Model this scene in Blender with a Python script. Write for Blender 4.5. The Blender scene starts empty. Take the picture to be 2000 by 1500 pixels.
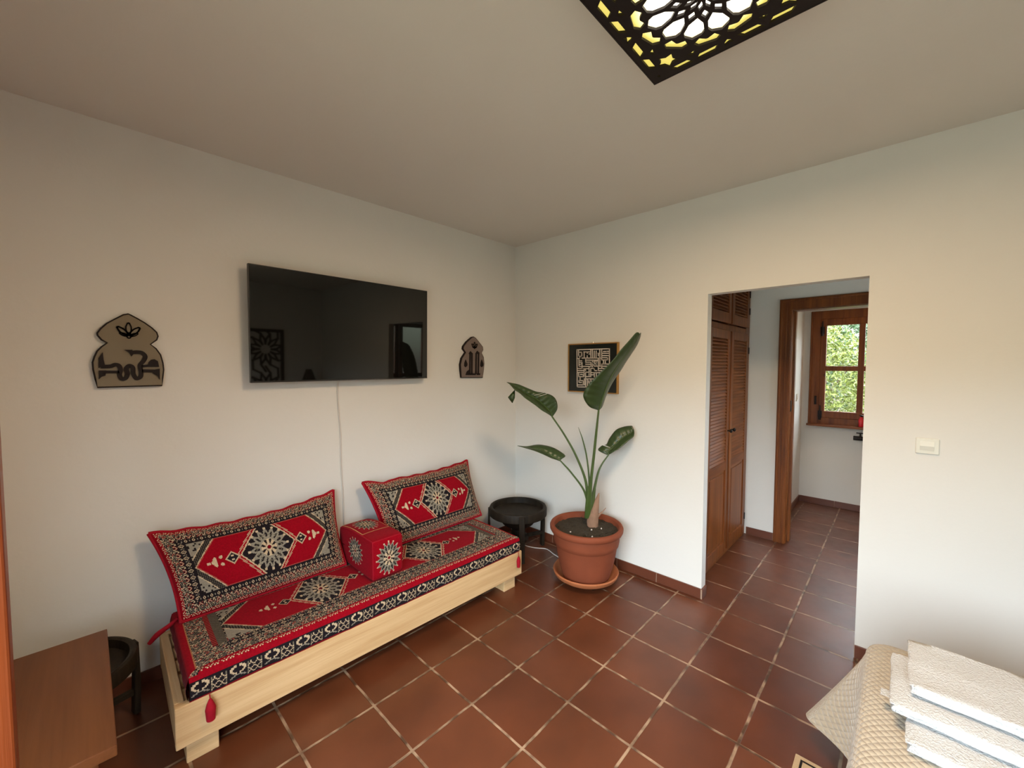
import bpy, bmesh, math, random, json
import numpy as np
from mathutils import Vector, Matrix
random.seed(7)
sc = bpy.context.scene
COL = sc.collection
PI = math.pi

# ------------------------------------------------------------------ camera
CAM = Vector((-2.93489, -2.752, 1.63505))
R_ = Vector((0.69049, -0.72334, 0.00107)); U_ = Vector((0.03278, 0.03276, 0.99893)); F_ = Vector((0.7226, 0.68971, -0.04633))
cam = bpy.data.objects.new('camera', bpy.data.cameras.new('camera')); COL.objects.link(cam)
M = Matrix((R_, U_, -F_)).transposed().to_4x4(); M.translation = CAM
cam.matrix_world = M
cam.data.sensor_width = 36; cam.data.lens = 36 * 796.04 / 2000; cam.data.clip_start = 0.02
sc.camera = cam

# ------------------------------------------------------------------ light and exposure
sc.view_settings.view_transform = 'Standard'; sc.view_settings.look = 'None'
sc.view_settings.exposure = 0.0; sc.view_settings.gamma = 1; sc.view_settings.use_curve_mapping = False
world = bpy.data.worlds.new('world'); sc.world = world; world.use_nodes = True
SKY = 18.5
WN, WL = world.node_tree.nodes, world.node_tree.links
bg = WN['Background']; bg.inputs[1].default_value = SKY
_tc = WN.new('ShaderNodeTexCoord'); _sp = WN.new('ShaderNodeSeparateXYZ'); WL.new(_tc.outputs['Generated'], _sp.inputs[0])
_rp = WN.new('ShaderNodeValToRGB'); _e = _rp.color_ramp.elements   # ground, added dark tree band dimming upper walls, clear sky, brighter towards the zenith
_mr = WN.new('ShaderNodeMapRange'); _mr.inputs[1].default_value = -1; _mr.inputs[2].default_value = 1; WL.new(_sp.outputs[2], _mr.inputs[0]); WL.new(_mr.outputs[0], _rp.inputs[0])
_e[0].position = 0.49; _e[0].color = (0.045, 0.042, 0.034, 1); _e[1].position = 1.0; _e[1].color = (0.85, 0.95, 1.0, 1)
_q = _e.new(0.51); _q.color = (0.07, 0.08, 0.06, 1); _q = _e.new(0.55); _q.color = (0.12, 0.14, 0.11, 1); _q = _e.new(0.585); _q.color = (0.76, 0.90, 1.0, 1)
WL.new(_rp.outputs[0], bg.inputs[0])
def area(name, loc, rot, sx, sy, power, color, portal=False):
    l = bpy.data.lights.new(name, 'AREA'); l.shape = 'RECTANGLE'; l.size = sx; l.size_y = sy; l.energy = power; l.color = color
    l.cycles.is_portal = portal
    o = bpy.data.objects.new(name, l); COL.objects.link(o); o.location = loc; o.rotation_euler = rot
    return o
# sky portals in the two openings (they add no light of their own, they only guide sampling)
area('daylight_portal', (-3.62, -2.70, 1.1), (0, -PI/2, 0), 2.2, 2.4, 1, (1, 1, 1), True)
area('daylight_portal', (0.82, -3.80, 1.15), (PI/2, 0, 0), 1.4, 2.3, 1, (1, 1, 1), True)
area('daylight_portal', (3.16, -2.42, 1.6), (0, PI/2, 0), 1.2, 0.8, 1, (1, 1, 1), True)
# the ceiling lamp's own light, leaving its lattice plate downwards and the warm bathroom ceiling lamp
LAMP = (-1.694, -2.313, 2.66)
sun = bpy.data.objects.new('sun', bpy.data.lights.new('sun', 'SUN')); COL.objects.link(sun); sun.data.energy = 9; sun.data.color = (1.0, 0.93, 0.78); sun.data.angle = 0.01
sun.rotation_euler = (math.radians(-42), 0, 0)   # shines along the house front, from the +y side on to the garden bushes
lamp_l = area('ceiling_lamp_light', LAMP, (0, 0, 0), 0.42, 0.42, 42, (1.0, 0.71, 0.43))
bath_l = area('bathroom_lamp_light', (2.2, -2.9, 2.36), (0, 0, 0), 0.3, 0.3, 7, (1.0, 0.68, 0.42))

# ------------------------------------------------------------------ materials
def newmat(name):
    m = bpy.data.materials.new(name); m.use_nodes = True
    return m, m.node_tree.nodes, m.node_tree.links, m.node_tree.nodes['Principled BSDF']
def plain(name, col, rough=0.6, metal=0.0, var=0.0, scale=20, bump=0.0, bscale=60, spec=0.5):
    m, N, L, b = newmat(name)
    b.inputs['Base Color'].default_value = (*col, 1); b.inputs['Roughness'].default_value = rough; b.inputs['Metallic'].default_value = metal
    b.inputs['Specular IOR Level'].default_value = spec
    tc = N.new('ShaderNodeTexCoord')
    n = N.new('ShaderNodeTexNoise'); n.inputs['Scale'].default_value = scale; n.inputs['Detail'].default_value = 4; L.new(tc.outputs['Object'], n.inputs['Vector'])
    mx = N.new('ShaderNodeMix'); mx.data_type = 'RGBA'; L.new(n.outputs['Fac'], mx.inputs[0])
    mx.inputs[6].default_value = (*[c * (1 - var) for c in col], 1); mx.inputs[7].default_value = (*[min(1, c * (1 + var)) for c in col], 1)
    L.new(mx.outputs[2], b.inputs['Base Color'])
    if bump:
        n2 = N.new('ShaderNodeTexNoise'); n2.inputs['Scale'].default_value = bscale; n2.inputs['Detail'].default_value = 5; L.new(tc.outputs['Object'], n2.inputs['Vector'])
        bp = N.new('ShaderNodeBump'); bp.inputs['Strength'].default_value = bump; bp.inputs['Distance'].default_value = 0.01
        L.new(n2.outputs['Fac'], bp.inputs['Height']); L.new(bp.outputs['Normal'], b.inputs['Normal'])
    return m
def wood(name, c1, c2, axis=0, rough=0.35, knots=True, freq=1.0, coat=0.0):
    m, N, L, b = newmat(name)
    tc = N.new('ShaderNodeTexCoord'); mp = N.new('ShaderNodeMapping'); L.new(tc.outputs['Object'], mp.inputs['Vector'])
    s = [14 * freq] * 3; s[axis] = 0.9 * freq; mp.inputs['Scale'].default_value = s
    n = N.new('ShaderNodeTexNoise'); n.inputs['Scale'].default_value = 1.6; n.inputs['Detail'].default_value = 6; n.inputs['Distortion'].default_value = 0.6
    L.new(mp.outputs['Vector'], n.inputs['Vector'])
    mp2 = N.new('ShaderNodeMapping'); L.new(tc.outputs['Object'], mp2.inputs['Vector']); s2 = [90 * freq] * 3; s2[axis] = 2.0; mp2.inputs['Scale'].default_value = s2
    n2 = N.new('ShaderNodeTexNoise'); n2.inputs['Scale'].default_value = 1.5; n2.inputs['Detail'].default_value = 3; L.new(mp2.outputs['Vector'], n2.inputs['Vector'])
    add = N.new('ShaderNodeMath'); add.operation = 'MULTIPLY_ADD'; add.inputs[1].default_value = 0.45; L.new(n2.outputs['Fac'], add.inputs[0]); L.new(n.outputs['Fac'], add.inputs[2])
    rp = N.new('ShaderNodeValToRGB'); rp.color_ramp.elements[0].position = 0.45; rp.color_ramp.elements[1].position = 0.95
    rp.color_ramp.elements[0].color = (*c2, 1); rp.color_ramp.elements[1].color = (*c1, 1)
    L.new(add.outputs[0], rp.inputs[0]); out = rp.outputs[0]
    if knots:
        mp3 = N.new('ShaderNodeMapping'); L.new(tc.outputs['Object'], mp3.inputs['Vector']); s3 = [5.5] * 3; s3[axis] = 3.0; mp3.inputs['Scale'].default_value = s3
        v = N.new('ShaderNodeTexVoronoi'); v.inputs['Scale'].default_value = 1.0; v.inputs['Randomness'].default_value = 1.0; L.new(mp3.outputs['Vector'], v.inputs['Vector'])
        rk = N.new('ShaderNodeValToRGB'); e = rk.color_ramp.elements; e[0].position = 0.035; e[1].position = 0.085; e[0].color = (0.8, 0.8, 0.8, 1); e[1].color = (0, 0, 0, 1)
        L.new(v.outputs['Distance'], rk.inputs[0])
        mk = N.new('ShaderNodeMix'); mk.data_type = 'RGBA'; L.new(rk.outputs[0], mk.inputs[0]); L.new(out, mk.inputs[6]); mk.inputs[7].default_value = (*[c * 0.3 for c in c2], 1)
        out = mk.outputs[2]
    b.inputs['Specular IOR Level'].default_value = 0.3
    L.new(out, b.inputs['Base Color']); b.inputs['Roughness'].default_value = rough; b.inputs['Coat Weight'].default_value = coat; b.inputs['Coat Roughness'].default_value = 0.15
    bp = N.new('ShaderNodeBump'); bp.inputs['Strength'].default_value = 0.15; bp.inputs['Distance'].default_value = 0.004; L.new(n2.outputs['Fac'], bp.inputs['Height']); L.new(bp.outputs['Normal'], b.inputs['Normal'])
    return m
def tiles(name, org, size=0.33, grout=0.0072, rough=0.30):
    m, N, L, b = newmat(name)
    tc = N.new('ShaderNodeTexCoord'); ge = N.new('ShaderNodeNewGeometry')
    mp = N.new('ShaderNodeMapping'); mp.inputs['Location'].default_value = (-org[0] + 20 * size, -org[1] + 20 * size, 0); L.new(ge.outputs['Position'], mp.inputs['Vector'])
    wob = N.new('ShaderNodeTexNoise'); wob.inputs['Scale'].default_value = 7; L.new(ge.outputs['Position'], wob.inputs['Vector'])
    sub = N.new('ShaderNodeVectorMath'); sub.operation = 'SUBTRACT'; sub.inputs[1].default_value = (0.5, 0.5, 0.5); L.new(wob.outputs['Color'], sub.inputs[0])
    scl = N.new('ShaderNodeVectorMath'); scl.operation = 'SCALE'; scl.inputs['Scale'].default_value = 0.008; L.new(sub.outputs[0], scl.inputs[0])
    ad = N.new('ShaderNodeVectorMath'); ad.operation = 'ADD'; L.new(mp.outputs[0], ad.inputs[0]); L.new(scl.outputs[0], ad.inputs[1])
    br = N.new('ShaderNodeTexBrick'); br.offset = 0; br.squash = 1; br.inputs['Scale'].default_value = 1; br.inputs['Brick Width'].default_value = size; br.inputs['Row Height'].default_value = size
    br.inputs['Mortar Size'].default_value = grout / 1; br.inputs['Mortar Smooth'].default_value = 0.4; br.inputs['Bias'].default_value = 0.0
    br.inputs['Color1'].default_value = (0.105, 0.028, 0.0105, 1); br.inputs['Color2'].default_value = (0.140, 0.043, 0.0175, 1)
    L.new(ad.outputs[0], br.inputs['Vector'])
    n = N.new('ShaderNodeTexNoise'); n.inputs['Scale'].default_value = 3.2; n.inputs['Detail'].default_value = 5; L.new(ge.outputs['Position'], n.inputs['Vector'])
    mc = N.new('ShaderNodeMix'); mc.data_type = 'RGBA'; L.new(n.outputs['Fac'], mc.inputs[0]); mc.inputs[6].default_value = (0.085, 0.042, 0.022, 1); mc.inputs[7].default_value = (0.38, 0.25, 0.16, 1)
    n4 = N.new('ShaderNodeTexNoise'); n4.inputs['Scale'].default_value = 11; L.new(ge.outputs['Position'], n4.inputs['Vector'])
    rr = N.new('ShaderNodeValToRGB'); rr.color_ramp.elements[0].position = 0.40; rr.color_ramp.elements[1].position = 0.6; L.new(n4.outputs['Fac'], rr.inputs[0]); L.new(rr.outputs[0], mc.inputs[0])
    L.new(mc.outputs[2], br.inputs['Mortar'])
    rp = N.new('ShaderNodeValToRGB'); e = rp.color_ramp.elements; e[0].position = 0.3; e[1].position = 0.7; e[0].color = (0.72, 0.70, 0.68, 1); e[1].color = (1.12, 1.1, 1.1, 1); L.new(n.outputs['Fac'], rp.inputs[0])
    mu = N.new('ShaderNodeMix'); mu.data_type = 'RGBA'; mu.blend_type = 'MULTIPLY'; mu.inputs[0].default_value = 1; L.new(br.outputs['Color'], mu.inputs[6]); L.new(rp.outputs[0], mu.inputs[7])
    # a few round dark water stains
    v = N.new('ShaderNodeTexVoronoi'); v.inputs['Scale'].default_value = 1.9; L.new(ge.outputs['Position'], v.inputs['Vector'])
    rs = N.new('ShaderNodeValToRGB'); e = rs.color_ramp.elements; e[0].position = 0.05; e[1].position = 0.13; e[0].color = (0.5, 0.5, 0.5, 1); e[1].color = (0, 0, 0, 1); L.new(v.outputs['Distance'], rs.inputs[0])
    ms = N.new('ShaderNodeMix'); ms.data_type = 'RGBA'; L.new(rs.outputs[0], ms.inputs[0]); L.new(mu.outputs[2], ms.inputs[6]); ms.inputs[7].default_value = (0.06, 0.016, 0.007, 1)
    L.new(ms.outputs[2], b.inputs['Base Color'])
    rg = N.new('ShaderNodeMapRange'); rg.inputs[3].default_value = rough - 0.06; rg.inputs[4].default_value = rough + 0.16; L.new(n4.outputs['Fac'], rg.inputs[0]); L.new(rg.outputs[0], b.inputs['Roughness'])
    inv = N.new('ShaderNodeMath'); inv.operation = 'SUBTRACT'; inv.inputs[0].default_value = 1; L.new(br.outputs['Fac'], inv.inputs[1])
    ma = N.new('ShaderNodeMath'); ma.operation = 'MULTIPLY_ADD'; ma.inputs[1].default_value = 0.25; L.new(n.outputs['Fac'], ma.inputs[0]); L.new(inv.outputs[0], ma.inputs[2])
    bp = N.new('ShaderNodeBump'); bp.inputs['Strength'].default_value = 0.5; bp.inputs['Distance'].default_value = 0.004; L.new(ma.outputs[0], bp.inputs['Height']); L.new(bp.outputs['Normal'], b.inputs['Normal'])
    return m
def fabric_attr(name, rough=0.9):
    m, N, L, b = newmat(name)
    a = N.new('ShaderNodeAttribute'); a.attribute_name = 'weave'; L.new(a.outputs['Color'], b.inputs['Base Color']); b.inputs['Roughness'].default_value = rough
    b.inputs['Specular IOR Level'].default_value = 0.08; b.inputs['Sheen Weight'].default_value = 0.02
    tc = N.new('ShaderNodeTexCoord'); n = N.new('ShaderNodeTexNoise'); n.inputs['Scale'].default_value = 350; L.new(tc.outputs['Object'], n.inputs['Vector'])
    bp = N.new('ShaderNodeBump'); bp.inputs['Strength'].default_value = 0.3; bp.inputs['Distance'].default_value = 0.002; L.new(n.outputs['Fac'], bp.inputs['Height']); L.new(bp.outputs['Normal'], b.inputs['Normal'])
    return m
def quilt_mat(name, col):
    m, N, L, b = newmat(name)
    b.inputs['Base Color'].default_value = (*col, 1); b.inputs['Roughness'].default_value = 0.55; b.inputs['Sheen Weight'].default_value = 0.4
    uv = N.new('ShaderNodeUVMap'); uv.uv_map = 'UVMap'; sp = N.new('ShaderNodeSeparateXYZ'); L.new(uv.outputs[0], sp.inputs[0])
    P = 0.027
    def ab(op):
        a = N.new('ShaderNodeMath'); a.operation = op; L.new(sp.outputs[0], a.inputs[0]); L.new(sp.outputs[1], a.inputs[1])
        k = N.new('ShaderNodeMath'); k.operation = 'MULTIPLY'; k.inputs[1].default_value = PI / P / 1.0; L.new(a.outputs[0], k.inputs[0])
        s = N.new('ShaderNodeMath'); s.operation = 'SINE'; L.new(k.outputs[0], s.inputs[0]); t = N.new('ShaderNodeMath'); t.operation = 'ABSOLUTE'; L.new(s.outputs[0], t.inputs[0])
        q = N.new('ShaderNodeMath'); q.operation = 'POWER'; q.inputs[1].default_value = 0.5; L.new(t.outputs[0], q.inputs[0])
        return q
    a, c = ab('ADD'), ab('SUBTRACT')
    mn = N.new('ShaderNodeMath'); mn.operation = 'MULTIPLY'; L.new(a.outputs[0], mn.inputs[0]); L.new(c.outputs[0], mn.inputs[1])
    bp = N.new('ShaderNodeBump'); bp.inputs['Strength'].default_value = 0.7; bp.inputs['Distance'].default_value = 0.006; L.new(mn.outputs[0], bp.inputs['Height']); L.new(bp.outputs['Normal'], b.inputs['Normal'])
    n = N.new('ShaderNodeTexNoise'); n.inputs['Scale'].default_value = 3; L.new(uv.outputs[0], n.inputs['Vector'])
    return m
def emis(name, col, s):
    m, N, L, b = newmat(name); b.inputs['Base Color'].default_value = (*col, 1)
    b.inputs['Emission Color'].default_value = (*col, 1); b.inputs['Emission Strength'].default_value = s
    return m

WALLC = (0.74, 0.725, 0.69)
MT = {}
MT['wall'] = plain('white_plaster', WALLC, 0.85, var=0.02, scale=3, bump=0.10, bscale=35, spec=0.25)
MT['ceil'] = plain('ceiling_plaster', (0.70, 0.665, 0.62), 0.9, var=0.02, scale=2, bump=0.08, bscale=30, spec=0.2)
MT['floor'] = tiles('terracotta_floor', (-1.0384, -1.6345))
MT['skirt'] = plain('terracotta_skirting', (0.120, 0.034, 0.016), 0.4, var=0.25, scale=5)
MT['grout'] = plain('pale_grout', (0.36, 0.24, 0.17), 0.9)
MT['pine'] = wood('raw_pine', (0.66, 0.45, 0.24), (0.50, 0.30, 0.135), 0, 0.6)
MT['brown'] = wood('varnished_pine_z', (0.215, 0.062, 0.011), (0.085, 0.020, 0.004), 2, 0.40, freq=1.0, coat=0.0)
MT['brown_y'] = wood('varnished_pine_y', (0.215, 0.062, 0.011), (0.085, 0.020, 0.004), 1, 0.4, coat=0.0)
MT['brown_x'] = wood('varnished_pine_x', (0.215, 0.062, 0.011), (0.085, 0.020, 0.004), 0, 0.5, coat=0.0)
MT['orange'] = wood('orange_varnished_pine', (0.17, 0.032, 0.004), (0.10, 0.016, 0.002), 2, 0.4, coat=0.0)
MT['table'] = wood('table_wood', (0.17, 0.058, 0.018), (0.12, 0.038, 0.011), 1, 0.45, knots=False, freq=0.7)
MT['dark'] = wood('blackened_wood', (0.026, 0.018, 0.010), (0.008, 0.005, 0.003), 2, 0.62, knots=False)
MT['dark'].node_tree.nodes['Principled BSDF'].inputs['Specular IOR Level'].default_value = 0.25
MT['iron'] = plain('black_iron', (0.012, 0.010, 0.011), 0.45, 0.6)
MT['weave'] = fabric_attr('woven_carpet_fabric')
MT['red'] = plain('red_velvet', (0.30, 0.004, 0.014), 0.85, var=0.2, scale=60, spec=0.2)
MT['clay'] = plain('terracotta_clay', (0.21, 0.050, 0.020), 0.75, var=0.22, scale=7, bump=0.15, bscale=25, spec=0.3)
MT['clay2'] = plain('terracotta_saucer', (0.36, 0.115, 0.042), 0.7, var=0.12, scale=9, spec=0.3)
MT['soil'] = plain('potting_soil', (0.036, 0.025, 0.012), 0.95, var=0.7, scale=55, bump=1.0, bscale=80)
MT['leaf'] = plain('strelitzia_leaf', (0.030, 0.055, 0.016), 0.36, var=0.25, scale=9)
MT['stem'] = plain('green_petiole', (0.055, 0.090, 0.020), 0.42, var=0.25, scale=14)
MT['husk'] = plain('dry_husk', (0.26, 0.145, 0.09), 0.8, var=0.35, scale=25, bump=0.4)
MT['tvscreen'] = plain('black_glass', (0.0045, 0.0045, 0.004), 0.03, spec=0.5)
MT['tvbody'] = plain('black_plastic', (0.010, 0.010, 0.011), 0.4)
MT['silver'] = plain('brushed_silver', (0.75, 0.75, 0.75), 0.25, 1.0)
MT['trim'] = plain('dark_polished_metal', (0.10, 0.09, 0.085), 0.15, 1.0)
MT['white'] = plain('white_plastic', (0.74, 0.73, 0.66), 0.35)
MT['cable'] = plain('white_cable', (0.62, 0.58, 0.54), 0.5)
MT['plate'] = plain('grey_wood_panel', (0.205, 0.165, 0.108), 0.6, var=0.1, scale=8)
MT['plate2'] = plain('grey_mauve_panel', (0.19, 0.142, 0.12), 0.6, var=0.1, scale=8)
MT['ink'] = plain('near_black_wood', (0.011, 0.006, 0.006), 0.6, spec=0.25)
MT['gold'] = plain('gilt_frame', (0.50, 0.27, 0.08), 0.35, 0.7)
MT['mount'] = plain('dark_mount', (0.010, 0.014, 0.013), 0.25)
MT['paper'] = plain('cream_lettering', (0.66, 0.58, 0.52), 0.6)
MT['towel'] = plain('white_terry', (0.60, 0.60, 0.60), 0.95, var=0.03, scale=50, bump=0.9, bscale=170, spec=0.1)
MT['quilt'] = quilt_mat('quilted_satin', (0.42, 0.345, 0.25))
MT['mattress'] = plain('white_ticking', (0.7, 0.7, 0.68), 0.9)
MT['rug'] = plain('beige_wool', (0.48, 0.34, 0.20), 0.95, var=0.1, scale=90, bump=0.5, bscale=200)
MT['hedge'] = plain('yellow_green_leaves', (0.13, 0.15, 0.022), 0.5, var=0.85, scale=14)
MT['hedge2'] = plain('dark_green_leaves', (0.045, 0.085, 0.026), 0.5, var=0.85, scale=12)
MT['bark'] = plain('bark', (0.12, 0.08, 0.05), 0.9)
MT['ground'] = plain('garden_ground', (0.10, 0.11, 0.075), 0.95, var=0.3, scale=12)
MT['rouge'] = plain('red_plastic', (0.55, 0.01, 0.02), 0.35)
MT['shade'] = plain('dark_lampshade', (0.05, 0.03, 0.025), 0.8)
m, N, L, b = newmat('window_glass'); MT['glass'] = m
b.inputs['Base Color'].default_value = (1, 1, 1, 1); b.inputs['Roughness'].default_value = 0.0; b.inputs['Transmission Weight'].default_value = 1; b.inputs['IOR'].default_value = 1.02
# lamp diffuser: parchment lit by the bulbs behind its middle
m, N, L, b = newmat('glowing_parchment'); MT['glow'] = m
tc = N.new('ShaderNodeTexCoord'); ln = N.new('ShaderNodeVectorMath'); ln.operation = 'LENGTH'; L.new(tc.outputs['Object'], ln.inputs[0])
rp = N.new('ShaderNodeValToRGB'); e = rp.color_ramp.elements
e[0].position = 0.13; e[0].color = (1, 0.93, 0.75, 1); e[1].position = 0.20; e[1].color = (0.80, 0.66, 0.13, 1)
L.new(ln.outputs['Value'], rp.inputs[0]); L.new(rp.outputs[0], b.inputs['Emission Color'])
mr = N.new('ShaderNodeMapRange'); mr.inputs[1].default_value = 0.12; mr.inputs[2].default_value = 0.20; mr.inputs[3].default_value = 5; mr.inputs[4].default_value = 1.0
L.new(ln.outputs['Value'], mr.inputs[0]); L.new(mr.outputs[0], b.inputs['Emission Strength']); b.inputs['Base Color'].default_value = (0.6, 0.5, 0.25, 1)

# ------------------------------------------------------------------ mesh helpers (all in world coordinates)
def bevel(bm, w, seg=2):
    bmesh.ops.bevel(bm, geom=[e for e in bm.edges if len(e.link_faces) == 2 and e.calc_face_angle(0) > 0.6], offset=w, segments=seg, profile=0.5, affect='EDGES', clamp_overlap=True)
def box(bm, x0, x1, y0, y1, z0, z1, bw=0.0, mat=None):
    t = bmesh.new()
    bmesh.ops.create_cube(t, size=1)
    for v in t.verts:
        v.co = Vector(((x0 + x1) / 2 + v.co.x * (x1 - x0), (y0 + y1) / 2 + v.co.y * (y1 - y0), (z0 + z1) / 2 + v.co.z * (z1 - z0)))
    if bw: bevel(t, bw)
    if mat is not None: t.transform(mat)
    merge(bm, t)
def merge(bm, t):
    me = bpy.data.meshes.new('tmp'); t.to_mesh(me); t.free(); bm.from_mesh(me); bpy.data.meshes.remove(me)
def prism(bm, pts, axis, a, b, bw=0.0):
    """pts: 2D outline; axis: 'x','y','z' extrusion axis from a to b"""
    def P(p, h):
        return {'x': (h, p[0], p[1]), 'y': (p[0], h, p[1]), 'z': (p[0], p[1], h)}[axis]
    t = bmesh.new()
    lo = [t.verts.new(P(p, a)) for p in pts]; hi = [t.verts.new(P(p, b)) for p in pts]
    t.faces.new(lo); t.faces.new(hi[::-1])
    n = len(pts)
    for i in range(n): t.faces.new((lo[i], hi[i], hi[(i + 1) % n], lo[(i + 1) % n]))
    bmesh.ops.recalc_face_normals(t, faces=t.faces)
    if bw: bevel(t, bw, 1)
    merge(bm, t)
def lathe(bm, cx, cy, prof, n=64, closed=False):
    rings = []
    for r, z in prof:
        rings.append([bm.verts.new((cx + r * math.cos(2 * PI * i / n), cy + r * math.sin(2 * PI * i / n), z)) for i in range(n)])
    m = len(rings)
    for k in range(m if closed else m - 1):
        A, B = rings[k], rings[(k + 1) % m]
        for i in range(n): bm.faces.new((A[i], A[(i + 1) % n], B[(i + 1) % n], B[i]))
    if not closed:
        if prof[0][0] > 1e-5: bm.faces.new(rings[0][::-1])
        if prof[-1][0] > 1e-5: bm.faces.new(rings[-1])
def catmull(P, k=6):
    P = [Vector(p) for p in P]
    if len(P) < 3: return P
    Q = [P[0] * 2 - P[1]] + P + [P[-1] * 2 - P[-2]]; out = []
    for i in range(1, len(Q) - 2):
        for j in range(k):
            t = j / k; a, b, c, d = Q[i - 1], Q[i], Q[i + 1], Q[i + 2]
            out.append(0.5 * ((2 * b) + (c - a) * t + (2 * a - 5 * b + 4 * c - d) * t * t + (3 * b - a - 3 * c + d) * t ** 3))
    out.append(P[-1]); return out
def tube(bm, P, rad, n=10, smooth=6, flat=1.0):
    """rad: number or list (start..end)"""
    P = catmull(P, smooth) if smooth else [Vector(p) for p in P]
    m = len(P); rs = rad if isinstance(rad, (list, tuple)) else [rad, rad]
    rings = []; up = Vector((0.13, 0.21, 1)).normalized(); prev = None
    for i, p in enumerate(P):
        d = (P[min(i + 1, m - 1)] - P[max(i - 1, 0)])
        if d.length < 1e-9: d = Vector((0, 0, 1))
        d.normalize()
        a = prev - d * prev.dot(d) if prev is not None else up.cross(d)
        if a.length < 1e-6: a = Vector((1, 0, 0)).cross(d)
        a.normalize(); prev = a; b = d.cross(a)
        t = i / (m - 1) * (len(rs) - 1); k = min(int(t), len(rs) - 2); r = rs[k] + (rs[k + 1] - rs[k]) * (t - k)
        rings.append([bm.verts.new(p + a * (r * math.cos(2 * PI * j / n)) + b * (r * flat * math.sin(2 * PI * j / n))) for j in range(n)])
    for k in range(m - 1):
        for j in range(n): bm.faces.new((rings[k][j], rings[k][(j + 1) % n], rings[k + 1][(j + 1) % n], rings[k + 1][j]))
    bm.faces.new(rings[0][::-1]); bm.faces.new(rings[-1])
def strokes(bm, axis, segs, h, a, b):
    """flat bars along 2D polylines, extruded a..b on axis, half width h"""
    for s in segs:
        for i in range(len(s) - 1):
            p, q = Vector(s[i]), Vector(s[i + 1]); d = (q - p)
            if d.length < 1e-6: continue
            d.normalize(); n = Vector((-d.y, d.x)) * h; e = d * h
            prism(bm, [p - e + n, p - e - n, q + e - n, q + e + n], axis, a, b)
def ribbon(bm, axis, pts, h, a, b, cap=True):
    """one smooth thick stroke"""
    P = [Vector((p[0], p[1], 0)) for p in pts]; P = catmull(P, 6); m = len(P); L_, R2 = [], []
    for i, p in enumerate(P):
        d = (P[min(i + 1, m - 1)] - P[max(i - 1, 0)]).normalized(); n = Vector((-d.y, d.x, 0)) * h
        L_.append((p + n).xy); R2.append((p - n).xy)
    for i in range(m - 1): prism(bm, [L_[i], R2[i], R2[i + 1], L_[i + 1]], axis, a, b)

ORG = {}
def obj(name, bm, mat, parent=None, smooth=None, origin=None, weld=False):
    if weld: bmesh.ops.remove_doubles(bm, verts=bm.verts, dist=1e-5)
    me = bpy.data.meshes.new(name); bm.to_mesh(me); bm.free()
    return obj_me(name, me, mat, parent, smooth, origin)
def obj_me(name, me, mat, parent=None, smooth=None, origin=None):
    co = np.empty(len(me.vertices) * 3); me.vertices.foreach_get('co', co); co = co.reshape(-1, 3)
    if origin is None: origin = ((co[:, 0].min() + co[:, 0].max()) / 2, (co[:, 1].min() + co[:, 1].max()) / 2, co[:, 2].min())
    origin = Vector(origin); me.vertices.foreach_set('co', (co - np.array(origin)).ravel())
    me.update()
    o = bpy.data.objects.new(name, me); COL.objects.link(o)
    for mm in (mat if isinstance(mat, list) else [mat]): me.materials.append(mm)
    if smooth is not None:
        me.polygons.foreach_set('use_smooth', [True] * len(me.polygons))
        if smooth < 3: me.set_sharp_from_angle(angle=smooth)
    if parent is not None:
        o.parent = parent; o.location = origin - ORG[parent.name]
    else: o.location = origin
    ORG[o.name] = origin.copy()
    return o
def tag(o, label=None, cat=None, group=None, kind=None):
    if label: o['label'] = label
    if cat: o['category'] = cat
    if group: o['group'] = group
    if kind: o['kind'] = kind
    return o
def thing(name, loc, label, cat, group=None):
    o = bpy.data.objects.new(name, None); COL.objects.link(o); o.location = loc; o.empty_display_size = 0.1
    ORG[o.name] = Vector(loc); return tag(o, label, cat, group)
def struct(name, bm, mat, label=None, smooth=None, parent=None):
    o = obj(name, bm, mat, parent, smooth)
    if parent is None: o['kind'] = 'structure'
    if label and parent is None: o['label'] = label
    return o
def B(*a, **k):
    bm = bmesh.new(); box(bm, *a, **k); return bm
def copy_tree(o, parent=None):
    c = o.copy(); COL.objects.link(c); c.parent = parent
    ORG[c.name] = ORG[o.name].copy()
    for ch in list(o.children): copy_tree(ch, c)
    return c
def vnoise(x, y, z=0.0):
    from mathutils import noise
    return noise.noise(Vector((x, y, z)))

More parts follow.
